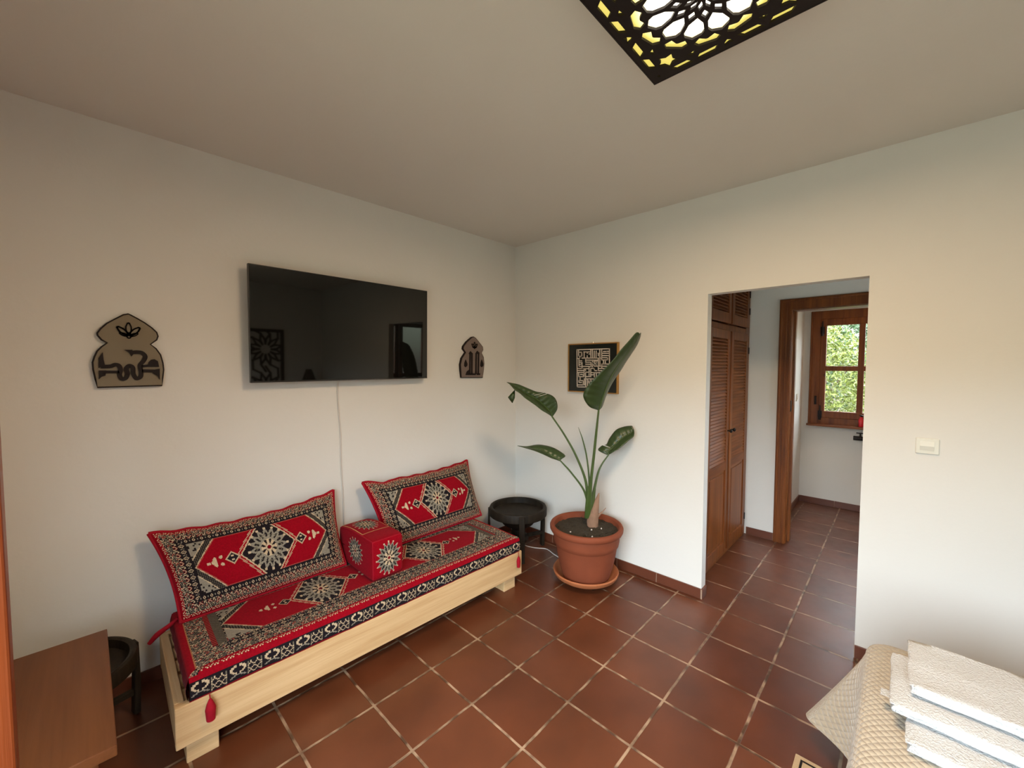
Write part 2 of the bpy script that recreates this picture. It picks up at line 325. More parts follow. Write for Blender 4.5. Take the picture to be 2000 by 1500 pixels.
D = json.loads('''{"L1":[[[-0.454,-1.22,1.319],[-0.451,-1.223,1.319],[-0.447,-1.227,1.32]],[[-0.539,-1.2,1.351],[-0.461,-1.242,1.356],[-0.416,-1.233,1.345]],[[-0.593,-1.188,1.424],[-0.464,-1.268,1.421],[-0.403,-1.253,1.417]],[[-0.599,-1.22,1.487],[-0.467,-1.293,1.484],[-0.393,-1.28,1.485]],[[-0.593,-1.26,1.533],[-0.469,-1.319,1.539],[-0.387,-1.307,1.533]],[[-0.566,-1.32,1.601],[-0.464,-1.354,1.601],[-0.374,-1.347,1.596]],[[-0.537,-1.378,1.668],[-0.462,-1.385,1.646],[-0.368,-1.385,1.658]],[[-0.516,-1.422,1.734],[-0.449,-1.427,1.706],[-0.365,-1.424,1.715]],[[-0.489,-1.471,1.799],[-0.439,-1.468,1.765],[-0.369,-1.462,1.767]],[[-0.47,-1.504,1.844],[-0.436,-1.499,1.815],[-0.387,-1.494,1.818]],[[-0.449,-1.514,1.847],[-0.446,-1.518,1.839],[-0.439,-1.525,1.847]]],"L2":[[[-0.53,-0.88,1.253],[-0.534,-0.875,1.253],[-0.538,-0.871,1.252]],[[-0.504,-0.9,1.306],[-0.555,-0.873,1.291],[-0.601,-0.883,1.279]],[[-0.512,-0.902,1.362],[-0.591,-0.854,1.33],[-0.652,-0.872,1.307]],[[-0.54,-0.887,1.405],[-0.63,-0.832,1.369],[-0.697,-0.856,1.342]],[[-0.589,-0.851,1.429],[-0.675,-0.805,1.404],[-0.739,-0.839,1.372]],[[-0.645,-0.812,1.441],[-0.719,-0.778,1.429],[-0.777,-0.818,1.402]],[[-0.708,-0.768,1.472],[-0.757,-0.757,1.455],[-0.808,-0.798,1.435]],[[-0.761,-0.738,1.496],[-0.795,-0.737,1.477],[-0.836,-0.775,1.459]],[[-0.812,-0.713,1.507],[-0.828,-0.722,1.499],[-0.857,-0.751,1.495]],[[-0.854,-0.714,1.514],[-0.854,-0.714,1.513],[-0.854,-0.714,1.513]]],"L3":[[[-0.468,-0.915,0.924],[-0.474,-0.909,0.914],[-0.478,-0.905,0.91]],[[-0.418,-0.914,0.942],[-0.485,-0.891,0.927],[-0.524,-0.899,0.929]],[[-0.435,-0.874,0.975],[-0.512,-0.857,0.95],[-0.552,-0.879,0.942]],[[-0.469,-0.824,1.004],[-0.544,-0.817,0.977],[-0.588,-0.843,0.966]],[[-0.52,-0.765,1.021],[-0.576,-0.778,0.998],[-0.62,-0.803,0.987]],[[-0.557,-0.727,1.021],[-0.608,-0.738,1.007],[-0.647,-0.76,1.002]],[[-0.604,-0.688,1.012],[-0.64,-0.697,1.013],[-0.665,-0.719,1.011]],[[-0.676,-0.654,1.022],[-0.676,-0.654,1.021],[-0.676,-0.654,1.02]]],"L4":[[[-0.23,-1.164,0.957],[-0.222,-1.174,0.961],[-0.216,-1.18,0.963]],[[-0.246,-1.097,0.986],[-0.221,-1.168,0.982],[-0.226,-1.209,0.982]],[[-0.214,-1.11,1.019],[-0.201,-1.185,1.004],[-0.215,-1.231,0.999]],[[-0.182,-1.13,1.028],[-0.189,-1.192,1.015],[-0.205,-1.244,1.008]],[[-0.162,-1.142,1.071],[-0.162,-1.214,1.05],[-0.175,-1.273,1.041]],[[-0.125,-1.178,1.137],[-0.126,-1.246,1.093],[-0.141,-1.3,1.076]],[[-0.085,-1.223,1.163],[-0.094,-1.275,1.114],[-0.112,-1.317,1.1]],[[-0.056,-1.264,1.171],[-0.073,-1.292,1.135],[-0.094,-1.314,1.123]],[[-0.073,-1.286,1.173],[-0.066,-1.293,1.151],[-0.063,-1.296,1.143]]],"flap":[[-0.806,-0.749,1.46],[-0.841,-0.713,1.404],[-0.819,-0.736,1.361],[-0.806,-0.749,1.4]],"P1":[[-0.324,-1.066,0.487],[-0.352,-1.095,0.629],[-0.38,-1.123,0.794],[-0.402,-1.159,0.994],[-0.426,-1.191,1.165],[-0.451,-1.223,1.319]],"P2":[[-0.329,-1.061,0.487],[-0.333,-1.062,0.617],[-0.35,-1.051,0.774],[-0.405,-0.999,0.961],[-0.468,-0.939,1.116],[-0.535,-0.874,1.253]],"P3":[[-0.322,-1.069,0.473],[-0.327,-1.063,0.573],[-0.352,-1.037,0.694],[-0.416,-0.97,0.821],[-0.451,-0.934,0.877],[-0.474,-0.909,0.914]],"P4":[[-0.317,-1.074,0.488],[-0.313,-1.078,0.573],[-0.294,-1.097,0.701],[-0.276,-1.117,0.821],[-0.256,-1.138,0.889],[-0.222,-1.174,0.961]],"P5":[[-0.323,-1.068,0.616],[-0.318,-1.065,0.77],[-0.328,-1.048,0.939],[-0.345,-1.023,1.067],[-0.365,-0.995,1.165]],"trunk":[[-0.302,-1.09,0.395],[-0.298,-1.094,0.488],[-0.286,-1.106,0.573],[-0.27,-1.123,0.665]],"deadtip":[[-0.273,-1.119,0.488],[-0.254,-1.139,0.516],[-0.233,-1.162,0.552]],"pl1":[[-2.78,1.885],[-2.77,1.88],[-2.745,1.864],[-2.72,1.846],[-2.693,1.822],[-2.675,1.8],[-2.67,1.779],[-2.676,1.759],[-2.7,1.737],[-2.68,1.718],[-2.663,1.686],[-2.655,1.644],[-2.653,1.609],[-2.658,1.567],[-2.664,1.526],[-2.897,1.525],[-2.905,1.565],[-2.911,1.611],[-2.912,1.646],[-2.905,1.673],[-2.895,1.7],[-2.879,1.722],[-2.86,1.739],[-2.878,1.75],[-2.891,1.771],[-2.892,1.784],[-2.88,1.806],[-2.858,1.833],[-2.832,1.854],[-2.799,1.879]],"pl1s":[[[[-2.883,1.626],[-2.851,1.627],[-2.834,1.635],[-2.821,1.63],[-2.816,1.61],[-2.82,1.585],[-2.813,1.567],[-2.8,1.569],[-2.792,1.59],[-2.795,1.616],[-2.784,1.63],[-2.772,1.62],[-2.771,1.59],[-2.761,1.568],[-2.746,1.575],[-2.743,1.598],[-2.745,1.632],[-2.731,1.656],[-2.725,1.676],[-2.736,1.693],[-2.753,1.697],[-2.774,1.695]],0.026],[[[-2.887,1.601],[-2.82,1.6]],0.019],[[[-2.74,1.605],[-2.674,1.603]],0.022],[[[-2.74,1.627],[-2.714,1.63],[-2.676,1.631]],0.018]],"pl1p":[[[-2.874,1.694],[-2.872,1.66],[-2.868,1.632],[-2.89,1.62],[-2.889,1.665]],[[-2.891,1.566],[-2.89,1.608],[-2.865,1.608],[-2.868,1.583],[-2.881,1.578]],[[-2.8,1.707],[-2.771,1.708],[-2.768,1.686],[-2.775,1.675],[-2.784,1.695]],[[-2.7,1.592],[-2.701,1.609],[-2.672,1.615],[-2.673,1.56],[-2.682,1.578]],[[-2.716,1.624],[-2.714,1.647],[-2.704,1.66],[-2.691,1.663],[-2.678,1.653],[-2.674,1.624]]],"pl1r":[-2.781,1.798],"pl2":[[-0.561,1.886],[-0.535,1.873],[-0.482,1.826],[-0.452,1.798],[-0.448,1.772],[-0.467,1.743],[-0.442,1.706],[-0.435,1.647],[-0.443,1.581],[-0.455,1.52],[-0.702,1.525],[-0.711,1.587],[-0.715,1.639],[-0.699,1.695],[-0.657,1.745],[-0.685,1.773],[-0.68,1.798],[-0.643,1.838],[-0.582,1.881]],"pl2s":[[[[-0.609,1.747],[-0.613,1.557]],0.012],[[[-0.588,1.733],[-0.59,1.557]],0.012],[[[-0.539,1.734],[-0.543,1.556]],0.012],[[[-0.51,1.749],[-0.516,1.556]],0.012],[[[-0.649,1.556],[-0.546,1.554]],0.013],[[[-0.531,1.554],[-0.495,1.554]],0.013]],"pl2p":[[[-0.661,1.549],[-0.647,1.579],[-0.617,1.597],[-0.612,1.548]],[[-0.66,1.682],[-0.642,1.647],[-0.644,1.629],[-0.663,1.616],[-0.676,1.629],[-0.674,1.653]],[[-0.473,1.684],[-0.455,1.647],[-0.455,1.629],[-0.475,1.616],[-0.49,1.629],[-0.487,1.654]],[[-0.625,1.732],[-0.606,1.756],[-0.576,1.733]],[[-0.55,1.734],[-0.526,1.761],[-0.499,1.735]]],"pl2r":[-0.557,1.805],"kuf":[[[-0.739,1.765],[-0.745,1.449]],[[-0.739,1.767],[-1.051,1.767]],[[-1.052,1.767],[-1.054,1.642]],[[-0.745,1.449],[-0.856,1.452]],[[-0.756,1.762],[-0.757,1.711],[-0.785,1.711],[-0.786,1.745],[-0.769,1.745]],[[-0.738,1.693],[-0.769,1.693],[-0.769,1.71]],[[-0.791,1.695],[-0.976,1.693]],[[-0.789,1.736],[-0.789,1.712]],[],[[-0.812,1.745],[-0.813,1.699]],[[-0.809,1.747],[-0.873,1.745]],[[-0.843,1.745],[-0.843,1.735]],[[-0.843,1.714],[-0.843,1.699]],[[-0.861,1.729],[-0.876,1.729]],[[-0.877,1.759],[-0.878,1.698]],[[-0.893,1.759],[-0.894,1.698]],[[-0.911,1.751],[-0.912,1.698]],[[-0.929,1.751],[-0.929,1.698]],[[-0.946,1.733],[-0.961,1.732]],[[-0.963,1.762],[-0.964,1.697]],[[-0.949,1.732],[-0.95,1.712]],[[-0.981,1.762],[-0.982,1.682]],[[-0.984,1.732],[-1.051,1.731]],[[-0.984,1.713],[-1.052,1.712]],[[-0.984,1.696],[-1.038,1.695]],[[-0.984,1.678],[-1.038,1.678],[-1.038,1.695]],[[-0.982,1.645],[-1.055,1.644]],[[-1.016,1.667],[-1.016,1.644]],[[-0.999,1.674],[-0.999,1.644]],[[-1.032,1.747],[-1.051,1.746]],[[-0.998,1.746],[-1.02,1.746]],[[-0.84,1.677],[-0.941,1.676]],[[-0.95,1.69],[-0.951,1.592]],[[-0.965,1.682],[-0.966,1.632]],[[-0.828,1.66],[-0.877,1.66]],[[-0.828,1.683],[-0.828,1.658]],[[-0.829,1.643],[-0.883,1.643]],[[-0.88,1.66],[-0.88,1.624]],[[-0.801,1.625],[-0.883,1.625]],[[-0.897,1.678],[-0.897,1.662]],[[-0.912,1.667],[-0.912,1.647],[-0.93,1.647]],[[-0.93,1.667],[-0.93,1.637]],[[-0.918,1.667],[-0.936,1.667]],[[-0.892,1.637],[-0.91,1.637]],[[-0.895,1.647],[-0.895,1.622]],[[-0.913,1.627],[-1.028,1.627]],[[-0.792,1.608],[-0.814,1.608]],[[-0.88,1.609],[-0.913,1.609]],[[-0.96,1.608],[-1.005,1.608]],[[-0.792,1.658],[-0.792,1.608]],[[-0.773,1.672],[-0.788,1.672]],[[-0.773,1.658],[-0.785,1.658],[-0.785,1.642],[-0.77,1.642]],[[-0.76,1.684],[-0.761,1.625],[-0.789,1.625]],[[-0.752,1.607],[-0.804,1.607]],[[-0.745,1.59],[-0.808,1.59]],[[-0.746,1.573],[-0.814,1.574]],[[-0.814,1.608],[-0.814,1.541]],[[-0.827,1.601],[-0.828,1.59]],[[-0.817,1.606],[-0.859,1.606]],[[-0.862,1.616],[-0.863,1.581]],[[-0.879,1.606],[-0.879,1.542]],[[-0.829,1.576],[-0.866,1.577]],[[-0.828,1.575],[-0.828,1.526]],[[-0.863,1.565],[-0.863,1.552]],[[-0.758,1.564],[-0.759,1.537],[-0.811,1.538]],[[-0.777,1.556],[-0.805,1.557],[-0.805,1.541]],[[-0.836,1.539],[-0.881,1.54]],[[-0.913,1.609],[-0.913,1.59],[-0.936,1.59]],[[-0.951,1.59],[-0.986,1.591]],[[-0.884,1.573],[-0.971,1.574]],[[-0.887,1.555],[-0.91,1.556]],[[-0.913,1.574],[-0.914,1.538]],[[-0.932,1.574],[-0.933,1.536]],[[-0.931,1.537],[-0.952,1.538]],[[-0.983,1.645],[-0.984,1.61]],[[-0.815,1.519],[-0.908,1.521]],[[-0.774,1.527],[-0.774,1.504],[-0.806,1.505],[-0.806,1.468]],[[-0.762,1.503],[-0.762,1.488],[-0.787,1.488]],[[-0.75,1.466],[-0.809,1.468]],[[-0.819,1.515],[-0.82,1.469]],[[-0.83,1.516],[-0.831,1.453]],[[-0.848,1.516],[-0.849,1.454]],[[-0.863,1.504],[-0.864,1.486]],[[-0.881,1.517],[-0.882,1.494]],[[-1.054,1.644],[-1.058,1.46]],[[-0.856,1.452],[-1.058,1.46]],[[-0.902,1.505],[-0.903,1.456]],[[-0.926,1.518],[-0.926,1.472]],[[-0.949,1.524],[-1.04,1.526]],[[-0.949,1.506],[-1.04,1.508]],[[-0.949,1.488],[-1.041,1.491]],[[-0.97,1.489],[-0.97,1.459]],[[-1.0,1.552],[-1.001,1.525]],[[-1.023,1.568],[-1.023,1.525]],[[-1.039,1.627],[-1.039,1.583]],[[-0.903,1.471],[-0.944,1.473]]]}''')

# ------------------------------------------------------------------ woven carpet patterns (one colour per woven cell)
PAL = np.array([(0.24, 0.001, 0.008), (0.13, 0.001, 0.006), (0.012, 0.009, 0.012), (0.50, 0.38, 0.25), (0.15, 0.130, 0.092), (0.055, 0.045, 0.03), (0.13, 0.105, 0.12), (0.24, 0.215, 0.17), (0.32, 0.06, 0.045), (0.50, 0.28, 0.12)])
RED, DRED, BLK, CRM, GRY, OLV, MAU, PGR, PNK, OCH = range(10)
def H2(a, b, s=0):
    x = np.sin(a * 12.9898 + b * 78.233 + s * 37.719) * 43758.5453
    return x - np.floor(x)
BUSY = ["gkkgggkkmgkk", "kckgkmkkcggk", "gkggckgkkrgk", "kggckckmkrkr", "gmkgkckgkgrg", "kgckkkckmgkk", "gkkgmgkkcgkg", "kmkckgckgkgk", "ckgkrkgkckmk", "kgkrcrkgkgkc", "gkmkrkkcgkgk", "kkgkkgckckmg"]
CH = {'g': GRY, 'k': BLK, 'c': CRM, 'm': MAU, 'r': PNK, 'o': OLV, 'R': RED, 'D': DRED, 'p': PGR}
def bitmap(rows): return np.array([[CH[c] for c in r] for r in rows])
BUSY = bitmap(BUSY)
VAV = bitmap(["cRRRcRRcRRR", "RcRcRRcRcRR", "RRcRRcRRRcR"])
DIA = bitmap(["kkkkkkkk", "kkkckkkk", "kkckckkp", "kckgkckk", "kkckckkp", "kkkckkkk", "kkkkkkkk"])
def tile(bmp, a, b):
    a = a.astype(int); b = b.astype(int)
    return bmp[b % bmp.shape[0], a % bmp.shape[1]]
def busy(a, b):
    t = tile(BUSY, a, b); h = H2(a, b, 1)
    t = np.where(h < 0.05, CRM, t); t = np.where((h > 0.96), PNK, t); t = np.where((h > 0.86) & (h <= 0.93), GRY, t)
    return t
def medallion(X, Y, a, b, hw, cut, out):
    """X, Y scaled so that |Y|<=1 is the field height; returns index array updated inside the hexagonal medallion"""
    d = np.abs(X) / hw; lim = 1 - (1 - cut) * np.abs(Y)
    e = lim - d
    inside = e > 0
    r = np.sqrt((X / (hw * 0.66)) ** 2 + (Y / 0.86) ** 2); an = np.arctan2(Y / 0.86, X / (hw * 0.66))
    col = np.full(X.shape, BLK)
    tri = np.abs(((an * 16 / (2 * PI)) % 1) - 0.5) * 2
    col = np.where((r > 0.42) & (r < 0.74 + 0.30 * tri), PGR, col)
    col = np.where((r > 0.52) & (r < 0.60 + 0.22 * tri) & (((an * 16 / (2 * PI) + 0.5) % 1 - 0.5) ** 2 < 0.04), BLK, col)
    col = np.where((r > 0.60) & (r < 0.72) & (H2(a, b, 3) < 0.35), GRY, col)
    col = np.where((r > 0.98) & (r < 1.10) & (np.abs(((an * 16 / (2 * PI) + 0.5) % 1) - 0.5) < 0.16), CRM, col)
    fl = np.abs(((an * 8 / (2 * PI)) % 1) - 0.5) * 2
    col = np.where((r <= 0.42) & (r > 0.20), np.where(fl > 0.42, CRM, BLK), col)
    col = np.where((r <= 0.20), BLK, col); col = np.where((r <= 0.19) & (r > 0.10), CRM, col); col = np.where(r <= 0.09, DRED, col)
    out = np.where(inside, np.where(e < 0.055, CRM, col), out)
    dots = (e <= -0.06) & (e > -0.14) & ((a + b) % 2 == 0) & (np.abs(Y) < 1)
    return np.where(dots, CRM, out)
def side_motif(X, Y, s, asp, out):
    """small ornament beside a medallion, s = distance from the medallion centre"""
    x = np.abs(X) - s; y = Y / asp
    d = np.abs(x) + np.abs(y)
    out = np.where(d < 0.034, BLK, out); out = np.where((d < 0.034) & (d > 0.027), CRM, out); out = np.where((np.abs(np.abs(y) - 0.010) < 0.005) & (np.abs(x) < 0.006), CRM, out)
    out = np.where(((x - 0.052) ** 2 + (np.abs(y) - 0.020) ** 2) < 0.0085 ** 2, CRM, out)
    out = np.where((np.abs(x - 0.086) < 0.012) & (np.abs(y) < 0.028 - 1.3 * np.abs(x - 0.080)), CRM, out)
    return np.where(((x - 0.112) ** 2 + y ** 2) < 0.0085 ** 2, CRM, out)
def field(X, Y, L, Hh, a, b, meds, tipcut, hw=0.145):
    """X,Y metres from the field centre; half length L, half height Hh"""
    y = np.abs(Y) / Hh; lim = L - tipcut * y; e = lim - np.abs(X)
    out = np.full(X.shape, RED)
    out = np.where((e < 0.012) | (y > 0.965), PNK, out); out = np.where((e < 0.006) | (y > 0.985), CRM, out)
    for mx in meds:
        out = medallion(X - mx, Y / Hh, a, b, hw, 0.30, out)
        out = side_motif(X - mx, Y, hw + 0.036, 1.0, out)
    hat = np.where((a % 2 == 0), BLK, np.where(b % 2 == 0, GRY, BLK))
    out = np.where(e <= 0, hat, out); out = np.where((e <= -0.032) & (e > -0.038), CRM, out)
    tri = np.where(e <= -0.038, np.where(H2(np.floor(a / 2), np.floor(b / 2), 5) < 0.16, BLK, PGR), 0)
    out = np.where(e <= -0.038, tri, out)
    return out
def pillow_pattern(nu, nv, W, Hh, c):
    a, b = np.meshgrid(np.arange(nu), np.arange(nv), indexing='ij')
    X = (a + 0.5) * W / nu - W / 2; Y = (b + 0.5) * Hh / nv - Hh / 2
    du = W / 2 - np.abs(X); dv = Hh / 2 - np.abs(Y); d = np.minimum(du * 0.85, dv)
    FL, FH = W / 2 - 0.110, Hh / 2 - 0.092
    out = busy(a, b)
    along = np.where(du * 0.85 < dv, b, a)
    k = (d / c)
    out = np.where(k < 5, tile(VAV, along, np.floor(k) - 1), out); out = np.where(k < 2.2, RED, out)
    k2 = (d - 0.048) / c
    out = np.where((k2 >= 0) & (k2 < 3), tile(bitmap(["cDkDcDkkck", "DcDcDkckck", "kDcDkkcckk"]), along, np.floor(k2)), out)
    k3 = (d - 0.061) / c
    out = np.where((k3 >= 0) & (k3 < 7), tile(DIA, along, np.floor(np.clip(k3, 0, 6))), out)
    out = np.where((d > 0.089) & (d < 0.093), BLK, out)
    f = field(X, Y, FL, FH, a, b, [0.0], 0.115)
    return np.where((np.abs(X) < FL) & (np.abs(Y) < FH), f, out)
def seat_pattern(nu, nv, W, D):
    a, b = np.meshgrid(np.arange(nu), np.arange(nv), indexing='ij')   # b = 0 at the front edge
    X = (a + 0.5) * W / nu; Yf = (b + 0.5) * D / nv; c = W / nu
    out = busy(a, b)
    d = np.minimum(Yf, D - Yf)
    k = np.floor(d / c)
    out = np.where(k < 6, tile(VAV, a, 5 - k), out); out = np.where((k < 1) | (k == 4) | (k == 5), RED, out)
    out = np.where((k == 20), BLK, out)
    k3 = (d - 0.100) / c
    out = np.where((k3 >= 0) & (k3 < 7), tile(DIA, a, np.clip(k3, 0, 6)), out)
    e = np.minimum(X, W - X)
    inn = (d > 0.145 - 0.005)
    ends = (e < 0.155)
    out = np.where(ends & (e < d + 0.03), busy(b, a), out)
    out = np.where(ends & inn & (e > 0.100) & (e < 0.118), np.where(b % 3 == 0, PNK, DRED), out)
    out = np.where(ends & inn & (e > 0.118), np.where((a + b) % 2 == 0, GRY, BLK), out)
    out = np.where((e < 0.024) & (e < d), RED, out); out = np.where((e < 0.032) & (e >= 0.024) & (e < d), np.where(b % 2 == 0, OCH, DRED), out)
    fy = D / 2 - 0.148
    f = field(X - W / 2, Yf - D / 2, W / 2 - 0.158, fy, a, b, [-0.335, 0.335], 0.138)
    return np.where((np.abs(X - W / 2) < W / 2 - 0.158) & (np.abs(Yf - D / 2) < fy), f, out)
def side_pattern(nu, nv):
    a, b = np.meshgrid(np.arange(nu), np.arange(nv), indexing='ij')     # b = 0 at the top
    out = np.full(a.shape, BLK)
    p = a % 26
    y = b / nv
    r = np.sqrt(((p - 6.5) / 5.2) ** 2 + ((y - 0.42) / 0.17) ** 2)
    out = np.where((r > 0.72) & (r < 1.15) & (np.abs(p - 6.5) > 0.9), CRM, out)
    r2 = np.sqrt(((p - 6.5) / 5.2) ** 2 + ((y - 0.78) / 0.13) ** 2)
    out = np.where((r2 > 0.75) & (r2 < 1.2) & (y < 0.76), PGR, out)
    bx = (p >= 14) & (p <= 24)
    q = (p - 14) % 5
    out = np.where(bx & (y > 0.26) & (y < 0.90), np.where((np.abs(q - 2) + np.abs(((y * nv) % 7) - 3) > 2.2) & (np.abs(q - 2) + np.abs(((y * nv) % 7) - 3) < 3.8), CRM, np.where((p == 14) | (p == 24), GRY, BLK)), out)
    out = np.where(y < 0.20, RED, out); out = np.where(y > 0.90, RED, out)
    return out
def medal_pattern(nu, nv, top=False):
    a, b = np.meshgrid(np.arange(nu), np.arange(nv), indexing='ij')
    X = (a + 0.5) / nu * 2 - 1; Y = (b + 0.5) / nv * 2 - 1
    r = np.sqrt((X / 0.80) ** 2 + (Y / 0.80) ** 2); an = np.arctan2(Y, X); out = np.full(a.shape, RED)
    tri = np.abs(((an * 16 / (2 * PI)) % 1) - 0.5) * 2
    out = np.where(r < 0.72 + 0.28 * tri, PGR, out); out = np.where((r > 0.94) & (r < 1.05) & (tri > 0.8), CRM, out)
    out = np.where((r > 0.50) & (r < 0.60 + 0.25 * tri) & (tri > 0.5), BLK, out); out = np.where((r < 0.80) & (r > 0.45) & (H2(a, b, 9) < 0.15), GRY, out)
    fl = np.abs(((an * 8 / (2 * PI)) % 1) - 0.5) * 2
    out = np.where(r < 0.46, np.where(fl > 0.4, CRM, BLK), out); out = np.where(r < 0.24, BLK, out); out = np.where((r < 0.20) & (r > 0.10), CRM, out); out = np.where(r <= 0.09, DRED, out)
    return out
def sheets(name, parts, parent, origin=None):
    """parts: (P[nu+1,nv+1,3], index[nu,nv]); faces carry their woven colour in the 'weave' attribute"""
    V, Fc, Cc = [], [], []; off = 0
    for P, idx in parts:
        nu, nv = idx.shape; V.append(P.reshape(-1, 3))
        i, j = np.meshgrid(np.arange(nu), np.arange(nv), indexing='ij'); q = off + i * (nv + 1) + j
        Fc.append(np.stack([q, q + nv + 1, q + nv + 2, q + 1], -1).reshape(-1, 4)); off += (nu + 1) * (nv + 1)
        a, b = i, j; c = PAL[idx] * (0.88 + 0.24 * H2(a, b, 11))[..., None]; Cc.append(c.reshape(-1, 3))
    V = np.concatenate(V); Fc = np.concatenate(Fc); Cc = np.concatenate(Cc)
    me = bpy.data.meshes.new(name); me.vertices.add(len(V)); me.vertices.foreach_set('co', V.ravel())
    me.loops.add(len(Fc) * 4); me.loops.foreach_set('vertex_index', Fc.ravel().astype(np.int32))
    me.polygons.add(len(Fc)); me.polygons.foreach_set('loop_start', np.arange(0, len(Fc) * 4, 4, dtype=np.int32))
    me.update(calc_edges=True); me.validate()
    at = me.attributes.new('weave', 'FLOAT_COLOR', 'FACE'); at.data.foreach_set('color', np.concatenate([Cc, np.ones((len(Cc), 1))], 1).ravel().astype(np.float32))
    return obj_me(name, me, MT['weave'], parent, 9, origin)

# ================================================================== THE SETTING
H = 2.78; XL = -3.50; YB = -4.95; T = 0.078; OY0, OY1, OZ = -1.788, -2.612, 2.118
bm = bmesh.new(); prism(bm, [(XL - 0.25, YB - 0.15), (T, YB - 0.15), (T, -3.80), (3.2, -3.80), (3.2, 0.2), (XL - 0.25, 0.2)], 'z', -0.12, 0.0); floor = struct('floor', bm, MT['floor'])
struct('ceiling', B(XL - 0.25, T, YB - 0.2, 0.2, H, H + 0.15), MT['ceil'])
struct('ceiling', B(T, 3.2, -3.9, 0.2, 2.52, 2.67), MT['ceil'])
struct('wall_tv', B(XL - 0.25, T, 0, 0.15, 0, H), MT['wall'])
bm = bmesh.new(); box(bm, 0, T, OY0, 0, 0, H); box(bm, 0, T, OY1, OY0, OZ, H); box(bm, 0, T, YB, OY1, 0, H); struct('wall_right', bm, MT['wall'])
struct('wall_back', B(XL - 0.25, T, YB - 0.15, YB, 0, H), MT['wall'])
struct('wall_bathroom_back', B(1.58, 3.12, -3.76, -3.70, 0, 2.52), MT['wall'])
DY0, DY1, DZ = -1.50, -3.90, 2.2
bm = bmesh.new(); box(bm, XL - 0.12, XL, DY0, 0, 0, H); box(bm, XL - 0.12, XL, YB, DY1, 0, H); box(bm, XL - 0.12, XL, DY1, DY0, DZ, H); struct('wall_left', bm, MT['wall'])
# hall and bathroom beyond the opening
bm = bmesh.new(); box(bm, T, 3.05, -1.02, -0.98, 0, 2.52); struct('wall_closet_back', bm, MT['wall'])
bm = bmesh.new(); box(bm, 1.46, 1.58, -1.955, -1.60, 0, 2.52); box(bm, 1.46, 1.58, -2.86, -1.955, 2.215, 2.52); box(bm, 1.46, 1.58, -3.76, -2.86, 0, 2.52); struct('wall_hall', bm, MT['wall'])
bm = bmesh.new(); box(bm, 1.58, 3.0, -1.90, -1.80, 0, 2.52); struct('wall_bathroom_left', bm, MT['wall'])
WY0, WY1, WZ0, WZ1 = -2.09, -2.78, 1.05, 2.15
bm = bmesh.new(); box(bm, 3.0, 3.12, WY0, -0.98, 0, 2.52); box(bm, 3.0, 3.12, -3.76, WY1, 0, 2.52); box(bm, 3.0, 3.12, WY1, WY0, 0, WZ0); box(bm, 3.0, 3.12, WY1, WY0, WZ1, 2.52); struct('wall_far', bm, MT['wall'])

bm = bmesh.new(); box(bm, T, 0.20, -3.76, -3.70, 0, 2.52); box(bm, 1.44, 1.46, -3.76, -3.70, 0, 2.52); box(bm, 0.20, 1.44, -3.76, -3.70, 2.33, 2.52); struct('wall_hall_end', bm, MT['wall'])
gd = thing('door_3', (0.82, -3.70, 0), None, None); gd['kind'] = 'structure'
bm = bmesh.new()
for a_, b_ in ((0.20, 0.28), (1.36, 1.44)): box(bm, a_, b_, -3.77, -3.69, 0, 2.33, 0.004)
box(bm, 0.27, 1.37, -3.769, -3.691, 2.25, 2.329, 0.004); obj('frame', bm, MT['brown'], gd)
for (a_, b_) in ((0.285, 0.815), (0.825, 1.355)):
    bm = bmesh.new(); box(bm, a_, a_ + 0.07, -3.755, -3.715, 0.01, 2.245, 0.004); box(bm, b_ - 0.07, b_, -3.755, -3.715, 0.01, 2.245, 0.004)
    for z0_, z1_ in ((0.01, 0.95), (1.30, 1.37), (2.17, 2.245)): box(bm, a_ + 0.065, b_ - 0.065, -3.754, -3.716, z0_, z1_, 0.003)
    lf_ = obj('door_leaf', bm, MT['brown'], gd); obj('glass_pane', B(a_ + 0.068, b_ - 0.068, -3.738, -3.732, 0.15, 2.18), MT['glass'], lf_)

# terracotta skirting tiles with pale joints
def skirting(name, p0, p1, nrm, first=0.0):
    """along p0->p1 in plan, standing out along nrm"""
    p0, p1, nrm = Vector(p0), Vector(p1), Vector(nrm); d = p1 - p0; L = d.length; d.normalize(); s = 0.0; cuts = [0.0]
    x = first if first > 0 else 0.33
    while x < L - 0.01: cuts.append(x); x += 0.33
    cuts.append(L)
    rot = Matrix(((d.x, nrm.x, 0, p0.x), (d.y, nrm.y, 0, p0.y), (0, 0, 1, 0), (0, 0, 0, 1)))
    bm = bmesh.new(); g = bmesh.new()
    for a, b in zip(cuts, cuts[1:]): box(bm, a + 0.002, b - 0.002, 0, 0.011, 0.001, 0.070, 0.0015, mat=rot)
    box(g, 0, L, 0, 0.0085, 0, 0.0685, mat=rot)
    o = struct(name, bm, MT['skirt']); obj('grout_line', g, MT['grout'], o)
skirting('baseboard_tv', (XL, 0), (0, 0), (0, -1), 0.2)
skirting('baseboard_right', (0, -0.012), (0, OY0), (-1, 0), 0.135)
skirting('baseboard_jamb', (-0.011, OY0), (T, OY0), (0, -1))
skirting('baseboard_corner', (0, OY1), (0, YB), (-1, 0), 0.12)
skirting('baseboard_hall', (1.46, -1.71), (1.46, -1.934), (-1, 0))
skirting('baseboard_bathroom', (3.0, -1.912), (3.0, -3.69), (-1, 0))
skirting('baseboard_bathroom_left', (1.60, -1.90), (3.0, -1.90), (0, -1))

